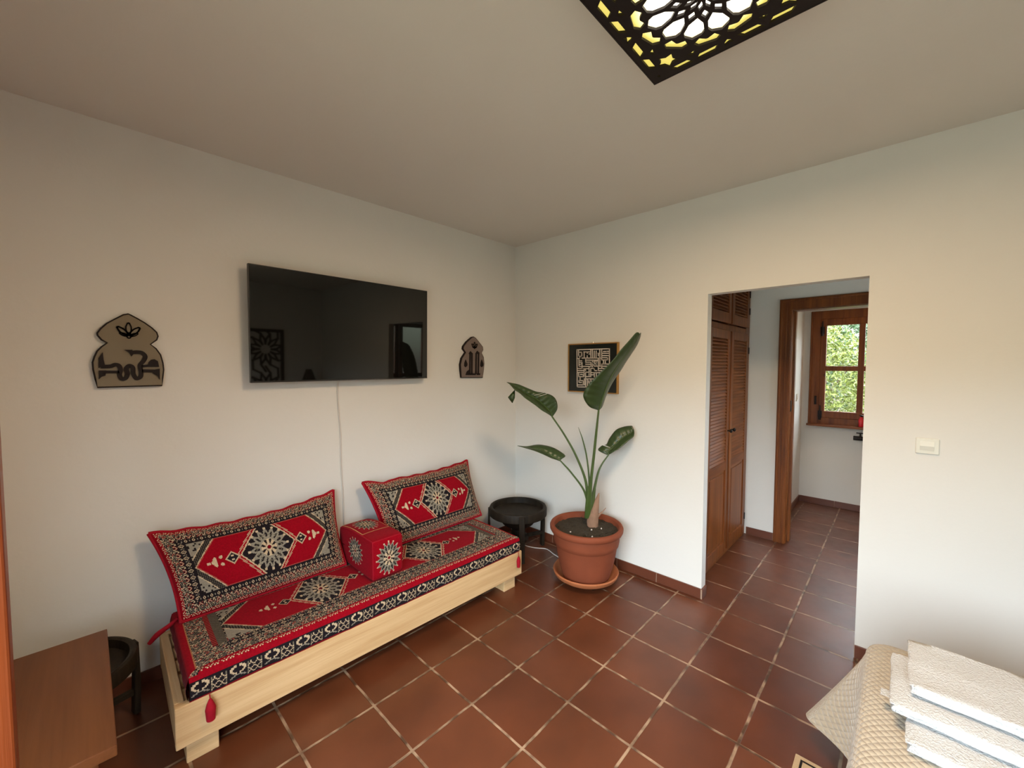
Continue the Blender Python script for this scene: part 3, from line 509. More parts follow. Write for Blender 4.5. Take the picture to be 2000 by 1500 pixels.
# ---- bathroom window (casing, sash, muntins, panes, iron hinges)
w = thing('window_1', (3.0, -2.43, 0.94), None, None); w['kind'] = 'structure'
X0 = 2.965
bm = bmesh.new(); CY0, CY1, CZ0, CZ1 = -1.968, -2.892, 0.942, 2.262
for (a, b, c, d) in ((CY0, CY0 - 0.10, CZ0, CZ1), (CY1 + 0.10, CY1, CZ0, CZ1)): box(bm, X0, 3.0, b, a, c, d, 0.006)
for (c, d) in ((CZ0, CZ0 + 0.095), (CZ1 - 0.095, CZ1)): box(bm, X0 + 0.001, 2.9995, CY1 + 0.09, CY0 - 0.09, c, d, 0.006)
box(bm, X0 - 0.014, X0 + 0.01, CY1 - 0.02, CY0 + 0.012, CZ0 - 0.014, CZ0 + 0.010, 0.005); box(bm, X0 - 0.010, X0 + 0.01, CY0 - 0.020, CY0 - 0.004, CZ0 + 0.01, CZ1, 0.004)
obj('casing', bm, MT['brown'], w)
bm = bmesh.new(); SY0, SY1, SZ0, SZ1 = -2.066, -2.794, 1.030, 2.169
for (a, b) in ((SY0, SY0 - 0.055), (SY1 + 0.055, SY1)): box(bm, X0 - 0.004, 3.01, b, a, SZ0, SZ1, 0.006)
for (c, d) in ((SZ0, SZ0 + 0.080), (SZ1 - 0.078, SZ1)): box(bm, X0 - 0.003, 3.009, SY1 + 0.05, SY0 - 0.05, c, d, 0.006)
obj('sash', bm, MT['brown'], w)
bm = bmesh.new(); box(bm, X0, 3.005, -2.457, -2.403, SZ0 + 0.06, SZ1 - 0.06, 0.005); box(bm, X0 + 0.002, 3.003, SY1 + 0.05, SY0 - 0.05, 1.572, 1.628, 0.005); obj('muntin', bm, MT['brown'], w)
obj('pane', B(2.985, 2.989, SY1 + 0.05, SY0 - 0.05, SZ0 + 0.07, SZ1 - 0.07), MT['glass'], w)
for z in (1.060, 2.030):
    bm = bmesh.new(); box(bm, X0 - 0.012, X0 + 0.0, -2.100, -2.062, z - 0.035, z + 0.05, 0.004); tube(bm, [(X0 - 0.012, -2.081, z - 0.055), (X0 - 0.012, -2.081, z + 0.115)], [0.014, 0.005], smooth=0); obj('hinge', bm, MT['iron'], w, 1.0)
bm = bmesh.new(); tube(bm, [(X0 - 0.008, -2.035, 1.19), (X0 - 0.010, -2.035, 1.27)], 0.009, smooth=0); box(bm, X0 - 0.006, X0, -2.045, -2.025, 1.18, 1.28, 0.002); obj('catch', bm, MT['iron'], w, 1.0)
# ---- bathroom door frame with its iron strike plate
d = thing('door_1', (1.46, -2.45, 0), None, None); d['kind'] = 'structure'
bm = bmesh.new()
box(bm, 1.435, 1.46, -2.03, -1.937, 0, 2.228, 0.004); box(bm, 1.425, 1.436, -1.962, -1.945, 0, 2.222, 0.004); box(bm, 1.427, 1.436, -1.998, -1.984, 0, 2.19, 0.003)
box(bm, 1.4352, 1.4598, -2.90, -2.02, 2.132, 2.2278, 0.004); box(bm, 1.4255, 1.436, -2.90, -1.95, 2.203, 2.221, 0.004)
box(bm, 1.435, 1.46, -2.955, -2.86, 0, 2.228, 0.004); box(bm, 1.4305, 1.436, -2.022, -2.010, 0, 2.17, 0.002)
obj('casing', bm, MT['brown'], d)
bm = bmesh.new(); box(bm, 1.459, 1.585, -2.034, -1.954, 0, 2.14, 0.003); box(bm, 1.53, 1.585, -2.050, -2.03, 0, 2.13, 0.003); box(bm, 1.459, 1.584, -2.862, -2.03, 2.126, 2.216, 0.003); box(bm, 1.459, 1.585, -2.864, -2.855, 0, 2.13, 0.003); obj('jamb', bm, MT['brown'], d)
obj('strike_plate', B(1.475, 1.512, -2.039, -2.033, 1.215, 1.315, 0.002), MT['iron'], d)
# ---- open double garden door on the left: the leaf whose edge shows, its twin and the outer frame
d = thing('door_2', (XL, -3.10, 0), None, None); d['kind'] = 'structure'
bm = bmesh.new(); box(bm, XL - 0.12, XL + 0.012, DY0 - 0.055, DY0 - 0.001, 0, DZ, 0.004); box(bm, XL - 0.12, XL + 0.012, DY1 + 0.001, DY1 + 0.055, 0, DZ, 0.004); box(bm, XL - 0.119, XL + 0.011, DY1 + 0.05, DY0 - 0.05, DZ - 0.06, DZ - 0.001, 0.004); obj('frame', bm, MT['orange'], d)
def leaf_door(y0, y1, x0, x1):
    """glazed leaf standing open, perpendicular to the wall; y0..y1 thickness, x0..x1 width"""
    bm = bmesh.new()
    box(bm, x0, x0 + 0.09, y0, y1, 0.02, DZ - 0.07, 0.004); box(bm, x1 - 0.09, x1, y0, y1, 0.02, DZ - 0.07, 0.004)
    for a, b in ((0.0205, 0.30), (1.0, 1.08), (DZ - 0.17, DZ - 0.0705)): box(bm, x0 + 0.08, x1 - 0.08, y0 + 0.001, y1 - 0.001, a, b, 0.003)
    L_ = obj('door_leaf', bm, MT['orange'], d)
    obj('glass_pane', B(x0 + 0.085, x1 - 0.085, (y0 + y1) / 2 - 0.003, (y0 + y1) / 2 + 0.003, 0.29, DZ - 0.165), MT['glass'], L_)
leaf_door(-1.552, -1.507, XL + 0.014, -3.050)
leaf_door(-3.893, -3.848, XL + 0.014, -3.05)
# ---- room light switch
def light_switch(x, y, z, nrm, wd, label):
    t = thing('light_switch', (x, y, z), label, 'light switch')
    if nrm == 'x':
        bm = B(x - 0.009, x, y - wd / 2, y + wd / 2, z - 0.040, z + 0.040, 0.004); obj('face_plate', bm, MT['white'], t)
        bm = bmesh.new(); prism(bm, [(x - 0.010, z - 0.022), (x - 0.016, z + 0.001), (x - 0.010, z + 0.024), (x - 0.006, z + 0.024), (x - 0.006, z - 0.022)], 'y', y - wd / 2 + 0.019, y + wd / 2 - 0.016); obj('rocker', bm, MT['white'], t)
    else:
        bm = B(x - wd / 2, x + wd / 2, y - 0.009, y, z - 0.040, z + 0.040, 0.004); obj('face_plate', bm, MT['white'], t)
        bm = bmesh.new(); box(bm, x - wd / 2 + 0.018, x + wd / 2 - 0.018, y - 0.013, y - 0.008, z - 0.022, z + 0.022, 0.002); obj('rocker', bm, MT['white'], t)
light_switch(0, -2.860, 1.2275, 'x', 0.086, 'white light switch on the wall right of the open doorway')
light_switch(2.66, -1.90, 1.27, 'y', 0.085, 'pale light switch seen past the bathroom door frame, left of the window')

# ---- hall cupboard with slatted doors
t = thing('cupboard', (0.78, -1.69, 0), 'built-in brown varnished cupboard with slatted doors just inside the doorway', 'cupboard')
YF = -1.690
bm = bmesh.new(); box(bm, T + 0.004, 0.262, YF - 0.004, -1.64, 0, 2.50, 0.003); box(bm, 1.33, 1.457, YF - 0.004, -1.605, 0, 2.50, 0.003)
box(bm, T + 0.004, 1.456, YF - 0.003, -1.641, 1.925, 1.975, 0.003); box(bm, T + 0.0045, 1.4555, YF - 0.003, -1.642, 2.44, 2.499, 0.003); box(bm, T + 0.0045, 1.4555, YF - 0.0025, -1.642, 0, 0.06, 0.003); box(bm, 0.785, 0.815, YF - 0.002, -1.643, 0.05, 2.46, 0.003)
box(bm, T + 0.006, 1.454, -1.62, -1.60, 0.01, 2.49)
obj('body', bm, MT['brown'], t)
for k, (a, b) in enumerate(((0.266, 0.784), (0.816, 1.326))):
    for (z0, z1, lower) in ((0.065, 1.920, True), (1.98, 2.435, False)):
        bm = bmesh.new(); y0, y1 = YF - 0.030, YF - 0.005
        box(bm, a, a + 0.062, y0, y1, z0, z1, 0.004); box(bm, b - 0.062, b, y0, y1, z0, z1, 0.004)
        box(bm, a + 0.058, b - 0.058, y0 + 0.0006, y1 - 0.0006, z0 + 0.0006, z0 + 0.085, 0.004); box(bm, a + 0.058, b - 0.058, y0 + 0.0006, y1 - 0.0006, z1 - 0.07, z1 - 0.0006, 0.004)
        dr = obj('door', bm, MT['brown'], t)
        lo = z0 + 0.09
        if lower:
            obj('middle_rail', B(a + 0.06, b - 0.06, y0 + 0.0008, y1 - 0.0008, 0.765, 0.835, 0.004), MT['brown_x'], dr)
            bm = bmesh.new(); box(bm, a + 0.06, b - 0.06, y0 + 0.012, y1 - 0.002, z0 + 0.08, 0.77); box(bm, a + 0.09, b - 0.09, y0 + 0.005, y0 + 0.014, z0 + 0.11, 0.74, 0.004); obj('panel', bm, MT['brown'], dr)
            lo = 0.835
            kx = b - 0.030 if k == 0 else a + 0.030
            bm = bmesh.new(); lathe(bm, 0, 0, [(0.0, 0), (0.006, 0), (0.006, 0.014), (0.014, 0.02), (0.016, 0.028), (0.010, 0.036), (0, 0.037)], 16)
            bm.transform(Matrix.Translation((kx, y0, 1.09)) @ Matrix.Rotation(PI / 2, 4, 'X')); obj('knob', bm, MT['iron'], dr, 1.0)
        bm = bmesh.new(); z = lo + 0.012
        while z < z1 - 0.075:
            prism(bm, [(y1 - 0.003, z + 0.018), (y0 + 0.004, z - 0.010), (y0 + 0.004, z - 0.004), (y1 - 0.003, z + 0.024)], 'x', a + 0.058, b - 0.058); z += 0.026
        obj('slats', bm, MT['brown_x'], dr)
        for hz in ((z0 + 0.15, z1 - 0.15)):
            hx = a - 0.001 if k == 0 else b + 0.001
            bm = bmesh.new(); tube(bm, [(hx, y0 - 0.002, hz - 0.03), (hx, y0 - 0.002, hz + 0.03)], 0.006, smooth=0); obj('hinge', bm, MT['iron'], dr, 1.0)

# ================================================================== THINGS
# ---- television
TX0, TX1, TZ0, TZ1, TY = -2.288, -1.098, 1.532, 2.203, -0.088
tv = thing('television', ((TX0 + TX1) / 2, -0.05, TZ0), 'large black flat television mounted on the wall above the sofa bench', 'television')
tilt = Matrix.Translation((0, TY, TZ0)) @ Matrix.Rotation(math.radians(-1.0), 4, 'X') @ Matrix.Translation((0, -TY, -TZ0))
def tvp(name, boxes, mat, bw=0.002):
    bm = bmesh.new()
    for b_ in boxes: box(bm, *b_, bw)
    bm.transform(tilt.inverted() if False else Matrix.Translation((0, TY, TZ0)) @ Matrix.Rotation(math.radians(1.0), 4, 'X') @ Matrix.Translation((0, -TY, -TZ0)))
    return obj(name, bm, mat, tv)
tvp('casing', [(TX0, TX1, TY + 0.002, TY + 0.028, TZ0, TZ1), (TX0 + 0.2, TX1 - 0.2, TY + 0.027, TY + 0.052, TZ0 + 0.05, TZ0 + 0.42)], MT['tvbody'])
tvp('screen', [(TX0 + 0.004, TX1 - 0.004, TY, TY + 0.003, TZ0 + 0.010, TZ1 - 0.004)], MT['tvscreen'], 0)
tvp('trim', [(TX0 + 0.002, TX1 - 0.002, TY - 0.0015, TY + 0.003, TZ0 + 0.001, TZ0 + 0.008)], MT['trim'], 0.0008)
obj('wall_mount', B(-1.85, -1.53, TY + 0.040, 0.0, 1.72, 1.96), MT['tvbody'], tv)
bm = bmesh.new(); tube(bm, [(-1.765, -0.045, 1.545), (-1.763, -0.010, 1.50), (-1.760, -0.0065, 1.36), (-1.748, -0.0065, 1.15), (-1.748, -0.0065, 0.95), (-1.742, -0.0065, 0.80), (-1.735, -0.0065, 0.62), (-1.733, -0.0065, 0.30), (-1.735, -0.018, 0.10)], 0.0042, n=8)
tag(obj('power_cable', bm, MT['cable'], None, 1.2), 'thin white cable hanging down the wall below the television', 'cable')

# ---- arched wall plaques with calligraphy
def plaque(name, outline, strokes_, polys, ros, rw, label, mat):
    xs = [p[0] for p in outline]; zs = [p[1] for p in outline]; cx = sum(xs) / len(xs); cz = sum(zs) / len(zs)
    t = thing(name, (cx, 0, min(zs)), label, 'wall plaque', 'arched calligraphy plaques beside the television')
    bm = bmesh.new(); prism(bm, outline, 'y', -0.020, -0.0005); obj('backing', bm, MT['ink'], t)
    inner = []
    n = len(outline)
    for i, p in enumerate(outline):
        a, b = Vector(outline[i - 1]), Vector(outline[(i + 1) % n]); d_ = (b - a).normalized(); nn = Vector((-d_.y, d_.x))
        q = Vector(p); c_ = Vector((cx, cz))
        if (c_ - q).dot(nn) < 0: nn = -nn
        inner.append(q + nn * 0.0065)
    bm = bmesh.new(); prism(bm, inner, 'y', -0.024, -0.015); obj('face_panel', bm, mat, t)
    bm = bmesh.new()
    for s, hw in strokes_: ribbon(bm, 'y', s, hw * (0.34 if rw > 0.035 else 0.56), -0.030, -0.022)
    for p in polys: prism(bm, p, 'y', -0.0302, -0.022)
    obj('calligraphy', bm, MT['ink'], t)
    bm = bmesh.new()
    x, z = ros; s = rw
    def ring(px, pz, rx, rz, ang, hw):
        pts = []
        for i in range(17):
            a = 2 * PI * i / 16; u, v = rx * math.cos(a), rz * math.sin(a) * (1 if abs(math.sin(a)) < 0.9 else 1.15)
            pts.append((px + u * math.cos(ang) - v * math.sin(ang), pz + u * math.sin(ang) + v * math.cos(ang)))
        strokes(bm, 'y', [pts], hw, -0.029, -0.022)
    ring(x, z + s * 0.30, s * 0.22, s * 0.52, 0, s * 0.055); ring(x - s * 0.48, z - s * 0.02, s * 0.22, s * 0.52, 0.75, s * 0.075); ring(x + s * 0.48, z - s * 0.02, s * 0.22, s * 0.52, -0.75, s * 0.075); ring(x, z - s * 0.48, s * 0.20, s * 0.26, 0, s * 0.05); ring(x - s * 0.42, z - s * 0.38, s * 0.14, s * 0.30, 1.1, s * 0.05); ring(x + s * 0.42, z - s * 0.38, s * 0.14, s * 0.30, -1.1, s * 0.05)
    obj('rosette', bm, MT['ink'], t)
plaque('wall_plaque', D['pl1'], D['pl1s'], D['pl1p'], D['pl1r'], 0.044, 'larger grey arched wall plaque with dark curling script, left of the television', MT['plate'])
plaque('wall_plaque', D['pl2'], D['pl2s'], D['pl2p'], D['pl2r'], 0.0345, 'small narrow arched wall plaque with upright black letters, right of the television', MT['plate2'])

# ---- framed square-script picture
t = thing('framed_picture', (0, -0.893, 1.405), 'gilt-framed black picture with cream maze-like script, partly behind the tall leaf', 'picture')
PY0, PY1, PZ0, PZ1 = -0.648, -1.130, 1.405, 1.818
bm = bmesh.new()
for (a, b, c, d_) in ((PY0 - 0.011, PY0, PZ0, PZ1), (PY1, PY1 + 0.011, PZ0, PZ1), (PY1 + 0.01, PY0 - 0.01, PZ0, PZ0 + 0.009), (PY1 + 0.01, PY0 - 0.01, PZ1 - 0.009, PZ1)): box(bm, -0.026, -0.0005, a, b, c, d_, 0.002)
obj('frame', bm, MT['gold'], t)
obj('mount', B(-0.020, -0.001, PY1 + 0.010, PY0 - 0.010, PZ0 + 0.008, PZ1 - 0.008), MT['mount'], t)
bm = bmesh.new(); strokes(bm, 'x', D['kuf'], 0.0039, -0.0225, -0.019); obj('lettering', bm, MT['paper'], t)
bm = bmesh.new(); tube(bm, [(-0.008, -0.885, PZ1 - 0.002), (-0.008, -0.889, PZ1 + 0.014), (-0.008, -0.893, PZ1 - 0.002)], 0.0018, 6); obj('hanging_ring', bm, MT['silver'], t, 1.0)

# ---- ceiling lamp: square lattice plate under a parchment box
LX, LY, LZ, HS = -1.694, -2.313, 2.680, 0.260
t = thing('ceiling_lamp', (LX, LY, LZ), 'square ceiling lamp with dark cut-out star lattice over glowing yellow parchment', 'ceiling lamp')
def pol(r, a, w_=0.0):
    return (r * math.cos(a) - w_ * math.sin(a), r * math.sin(a) + w_ * math.cos(a))
HO = []
NP = 12; th = 2 * PI / NP
for k in range(NP):
    a = th * k
    HO.append([pol(0.080, a), pol(0.102, a, 0.0205), pol(0.134, a, 0.0300), pol(0.150, a, 0.0250), pol(0.165, a), pol(0.150, a, -0.0250), pol(0.134, a, -0.0300), pol(0.102, a, -0.0205)])
    HO.append([pol(0.022, a), pol(0.040, a, 0.0072), pol(0.054, a), pol(0.040, a, -0.0072)])
    a += th / 2
    HO.append([pol(0.181, a, -0.0395), pol(0.1635, a, -0.022), pol(0.175, a, -0.003), pol(0.175, a, 0.003), pol(0.1635, a, 0.022), pol(0.181, a, 0.0395), pol(0.198, a, 0.026), pol(0.198, a, -0.026)])
    HO.append([pol(0.056, a), pol(0.071, a, 0.0108), pol(0.088, a), pol(0.071, a, -0.0108)])
HO.append([pol(0.013, 2 * PI * i / 12) for i in range(12)])
for s in range(4):
    rot = lambda p: (p[0] * math.cos(s * PI / 2) - p[1] * math.sin(s * PI / 2), p[0] * math.sin(s * PI / 2) + p[1] * math.cos(s * PI / 2))
    E_ = HS - 0.030
    for c_, sl in ((-0.148, -1), (-0.065, 1), (0.065, -1), (0.148, 1)):
        HO.append([rot(p) for p in ((E_ - 0.0105, c_ - 0.029 + 0.008 * sl), (E_ + 0.0105, c_ - 0.029 - 0.008 * sl), (E_ + 0.0105, c_ + 0.029 - 0.008 * sl), (E_ - 0.0105, c_ + 0.029 + 0.008 * sl))])
    HO.append([rot(p) for p in ((E_ - 0.013, 0), (E_ - 0.002, -0.011), (E_ + 0.011, -0.014), (E_ + 0.005, 0), (E_ + 0.011, 0.014), (E_ - 0.002, 0.011))])
    HO.append([rot(p) for p in ((HS - 0.038, HS - 0.029), (HS - 0.030, HS - 0.037), (HS - 0.024, HS - 0.031), (HS - 0.032, HS - 0.023))])
    q = 0.179
    HO.append([rot((q + rr_ * math.cos(aa_ + PI / 4), q + rr_ * math.sin(aa_ + PI / 4))) for rr_, aa_ in [((0.034 if i % 2 == 0 else 0.020), PI + 2 * PI * i / 10) for i in range(10)]])
    for sg_ in (-1, 1): HO.append([rot(p) for p in ((HS - 0.050, sg_ * 0.104), (HS - 0.068, sg_ * 0.092), (HS - 0.062, sg_ * 0.118))])
cu = bpy.data.curves.new('lattice_outline', 'CURVE'); cu.dimensions = '2D'; cu.fill_mode = 'BOTH'; cu.extrude = 0.004
for lp_ in [[(-HS, -HS), (HS, -HS), (HS, HS), (-HS, HS)]] + HO:
    sp_ = cu.splines.new('POLY'); sp_.points.add(len(lp_) - 1); sp_.use_cyclic_u = True
    for pt_, p in zip(sp_.points, lp_): pt_.co = (p[0], p[1], 0, 1)
tmp = bpy.data.objects.new('tmp', cu); COL.objects.link(tmp); bpy.context.view_layer.update()
me = bpy.data.meshes.new_from_object(tmp.evaluated_get(bpy.context.evaluated_depsgraph_get())); bpy.data.objects.remove(tmp)
me.transform(Matrix.Translation((LX, LY, LZ + 0.004))); obj_me('lattice', me, MT['ink'], t)
bm = bmesh.new()
for s in (-1, 1):
    box(bm, LX + s * HS - 0.003, LX + s * HS + 0.003, LY - HS - 0.003, LY + HS + 0.003, LZ - 0.001, LZ + 0.018, 0.001)
    box(bm, LX - HS, LX + HS, LY + s * HS - 0.0029, LY + s * HS + 0.0029, LZ - 0.0009, LZ + 0.0179, 0.001)
obj('frame', bm, MT['ink'], t)
bm = bmesh.new(); box(bm, LX - HS + 0.006, LX + HS - 0.006, LY - HS + 0.006, LY + HS - 0.006, LZ + 0.016, LZ + 0.020); obj('diffuser', bm, MT['glow'], t, None, (LX, LY, LZ + 0.016))
bm = bmesh.new()
for s in (-1, 1):
    box(bm, LX + s * (HS - 0.010) - 0.004, LX + s * (HS - 0.010) + 0.004, LY - HS + 0.010, LY + HS - 0.010, LZ + 0.020, H, 0.0); box(bm, LX - HS + 0.016, LX + HS - 0.016, LY + s * (HS - 0.010) - 0.004, LY + s * (HS - 0.010) + 0.004, LZ + 0.020, H, 0.0)
obj('housing', bm, MT['ink'], t)

# ---- pine bench
ang = math.atan2(-0.053, 1.978); BO = Vector((-2.735, -0.722, 0)); RB = Matrix.Translation(BO) @ Matrix.Rotation(ang, 4, 'Z')
def RBn(P):  # numpy local -> world
    c_, s_ = math.cos(ang), math.sin(ang); Q = P.copy(); Q[..., 0] = BO.x + c_ * P[..., 0] - s_ * P[..., 1]; Q[..., 1] = BO.y + s_ * P[..., 0] + c_ * P[..., 1]; return Q
t = thing('sofa_bench', tuple(RB @ Vector((1.0, 0.33, 0))), 'low raw pine bench frame carrying the red patterned sofa mattress', 'bench')
LB, DB = 1.978, 0.655
def bench(name, bs, bw=0.004, mat='pine'):
    bm = bmesh.new()
    for b_ in bs: box(bm, *b_, bw)
    bm.transform(RB); return obj(name, bm, MT[mat], t)
bench('front_board', [(0, LB, 0, 0.034, 0.100, 0.272)])
MT['pine_y'] = wood('raw_pine_y', (0.66, 0.45, 0.24), (0.50, 0.30, 0.135), 1, 0.6)
bench('end_board', [(0.001, 0.034, 0.035, DB - 0.035, 0.101, 0.271)], mat='pine_y'); bench('end_board', [(LB - 0.034, LB - 0.001, 0.035, DB - 0.035, 0.101, 0.271)], mat='pine_y')
bench('back_board', [(0, LB, DB - 0.034, DB, 0.100, 0.271)])
for k in range(5): bench('slat', [(0.036, LB - 0.036, 0.045 + k * 0.118, 0.045 + k * 0.118 + 0.095, 0.236, 0.256)], 0.002)
for (x, y) in ((0.035, 0.036), (LB - 0.145, 0.036), (0.035, DB - 0.15), (LB - 0.145, DB - 0.15), (0.94, 0.3)): bench('foot', [(x, x + 0.110, y, y + 0.110, 0.0, 0.2355)], 0.003)

# ---- patterned mattress on the bench
W, Dm, Zt, Zb, rr = 1.905, 0.600, 0.383, 0.2725, 0.018
x0, y0 = 0.048, 0.004
nu, nv, ns = 380, 120, 20
t = thing('floor_sofa_mattress', tuple(RB @ Vector((1.0, 0.30, Zb))), 'long red oriental carpet-patterned seat mattress lying on the pine bench', 'mattress')
def wob(P, ampz):
    f = np.vectorize(lambda a, b: vnoise(a * 3.0, b * 3.0)); return f(P[..., 0], P[..., 1]) * ampz
u = np.linspace(0, W, nu + 1); v = np.linspace(0, Dm, nv + 1)
U, V = np.meshgrid(u, v, indexing='ij'); ed = np.minimum(np.minimum(U, W - U), np.minimum(V, Dm - V))
P = np.stack([x0 + U, y0 + V, Zt - np.clip(0.012 - ed, 0, 1) ** 2 * 60 + wob(np.stack([U, V], -1), 0.005) * np.clip(ed / 0.03, 0, 1)], -1)
top = (RBn(P), seat_pattern(nu, nv, W, Dm))
def side(A, Bp, n, nrm, pat):
    """vertical side from A to Bp (plan), hanging from the top edge"""
    s = np.linspace(0, 1, n + 1); w_ = np.linspace(0, 1, ns + 1); S, Wv = np.meshgrid(s, w_, indexing='ij')
    bul = 0.010 * np.sin(PI * Wv) + 0.003 * np.sin(S * 40) * Wv
    X = A[0] + (Bp[0] - A[0]) * S + nrm[0] * bul; Y = A[1] + (Bp[1] - A[1]) * S + nrm[1] * bul
    Z = (Zt - 0.00864) + (Zb - Zt + 0.00864) * Wv + 0.0035 * np.sin(S * 31) * Wv * (1 - Wv) + np.where(Wv > 0.95, 0.0025 * np.abs(np.sin(S * 55)), 0)
    return (RBn(np.stack([X, Y, Z], -1)), pat)
front = side((x0, y0), (x0 + W, y0), nu, (0, -1), side_pattern(nu, ns))
plainred = np.full((nv, ns), DRED); plainred[:, :2] = RED
left = side((x0, y0 + Dm), (x0, y0), nv, (-1, 0), plainred); right = side((x0 + W, y0), (x0 + W, y0 + Dm), nv, (1, 0), side_pattern(nv, ns))
back = side((x0 + W, y0 + Dm), (x0, y0 + Dm), nu, (0, 1), np.full((nu, ns), DRED))
PB = np.stack([x0 + U[::nu, ::nv], y0 + V[::nu, ::nv], np.full((2, 2), Zb)], -1)[:, ::-1]
sheets('cover', [top, front, left, right, back, (RBn(PB), np.full((1, 1), DRED))], t)
def tassel(p, q, L_, rw, parent):
    bm = bmesh.new(); p, q = Vector(p), Vector(q)
    tube(bm, [p, (p + q) / 2 + Vector((0, 0, 0.004)), q], 0.0022, 6)
    tube(bm, [q + Vector((0, 0, 0.004)), q - Vector((0, 0, 0.010)), q - Vector((0, 0, L_ * 0.45)), q - Vector((0, 0, L_))], [0.004, 0.010, rw, rw * 0.82], 12, 4)
    return tag(obj('tassel', bm, MT['red'], parent, 1.2), 'plain red tassel')
a_ = RB @ Vector((0.112, -0.004, 0.275)); tassel(a_, RB @ Vector((0.112, -0.019, 0.262)), 0.085, 0.019, t)
a_ = RB @ Vector((LB - 0.040, -0.002, 0.275)); tassel(a_, RB @ Vector((LB - 0.050, -0.016, 0.245)), 0.075, 0.015, t)

# ---- cushions leaning on the wall
def pillow(name, TL, TR, BL, BR, thick, sag, label, Wc, Hc, dip=None):
    TL, TR, BL, BR = [np.array(p) for p in (TL, TR, BL, BR)]
    c = 0.0042; nu_, nv_ = int(Wc / c), int(Hc / c)
    s = np.linspace(0, 1, nu_ + 1); w_ = np.linspace(0, 1, nv_ + 1); S, T_ = np.meshgrid(s, w_, indexing='ij')   # T_ = 0 bottom, 1 top
    base = (1 - S)[..., None] * ((1 - T_)[..., None] * BL + T_[..., None] * TL) + S[..., None] * ((1 - T_)[..., None] * BR + T_[..., None] * TR)
    upv = (TL + TR - BL - BR) / 2; upv /= np.linalg.norm(upv); rt = (TR - TL) / np.linalg.norm(TR - TL); nr = np.cross(rt, upv)
    if nr[1] > 0: nr = -nr
    prof = (np.clip(np.sin(PI * S), 0, 1) ** 0.42) * (np.clip(np.sin(PI * T_), 0, 1) ** 0.5)
    sg = 4 * S * (1 - S); tg = 4 * T_ * (1 - T_)
    base = base - (T_ ** 3 * sg * sag)[..., None] * upv + ((S < 0.5) * (1 - 2 * S) ** 3 * tg * 0.022)[..., None] * rt - ((S > 0.5) * (2 * S - 1) ** 3 * tg * 0.022)[..., None] * rt
    wr = np.vectorize(lambda a, b: vnoise(a * 5, b * 3, 3.3))(S, T_) * 0.010 * prof
    rip = 0.0035 * np.sin(S * 46) * np.exp(-((1 - T_) / 0.08) ** 2)
    if dip:
        base = base - (dip[1] * np.exp(-((S - dip[0]) / 0.045) ** 2) * T_ ** 6)[..., None] * upv
    Pf = base + ((thick * 0.62 * prof + wr + 0.003))[..., None] * nr + rip[..., None] * upv
    Pb = base - ((thick * 0.38 * prof))[..., None] * nr + rip[..., None] * upv
    pat = pillow_pattern(nu_, nv_, Wc, Hc, c)
    # nothing may pass through the wall or the seat
    for Q in (Pf, Pb):
        Q[..., 1] = np.minimum(Q[..., 1], -0.004); Q[..., 2] = np.maximum(Q[..., 2], Zt + 0.003)
    loc = (BL + BR) / 2; t = thing(name, tuple(loc), label, 'cushion', 'carpet-patterned cushions against the wall')
    sheets('cover', [(Pf, pat), (Pb[:, ::-1], np.full((nu_, nv_), DRED))], t)
    bm = bmesh.new(); k = 5
    loop = [Pf[i, -1] for i in range(0, nu_ + 1, k)] + [Pf[-1, j] for j in range(nv_, -1, -k)] + [Pf[i, 0] for i in range(nu_, -1, -k)] + [Pf[0, j] for j in range(0, nv_ + 1, k)]
    pts = [Vector(p) for p in loop]; tube(bm, pts + [pts[0]], 0.0080, 8, 0)
    for vv in bm.verts:
        vv.co.y = min(vv.co.y, -0.001); vv.co.z = max(vv.co.z, Zt + 0.001)
    obj('piping', bm, MT['red'], t, 1.5)
    return t
p1 = pillow('cushion', (-2.745, -0.085, 0.800), (-1.835, -0.085, 0.812), (-2.655, -0.275, 0.392), (-1.850, -0.285, 0.392), 0.185, 0.045, 'large red carpet-patterned cushion leaning on the wall at the left end of the sofa', 0.93, 0.45)
bm = bmesh.new(); tube(bm, [(-2.66, -0.235, 0.40), (-2.69, -0.22, 0.37), (-2.735, -0.20, 0.335), (-2.765, -0.19, 0.30)], [0.006, 0.010, 0.013, 0.009], 10, 5); tag(obj('tassel', bm, MT['red'], p1, 1.2), 'dark red tassel at the lower corner')
p2 = pillow('cushion', (-1.640, -0.085, 0.822), (-0.700, -0.085, 0.818), (-1.560, -0.275, 0.392), (-0.705, -0.270, 0.392), 0.175, 0.030, 'large red carpet-patterned cushion behind the armrest block, at the right end of the sofa', 0.93, 0.45, (0.16, 0.022))
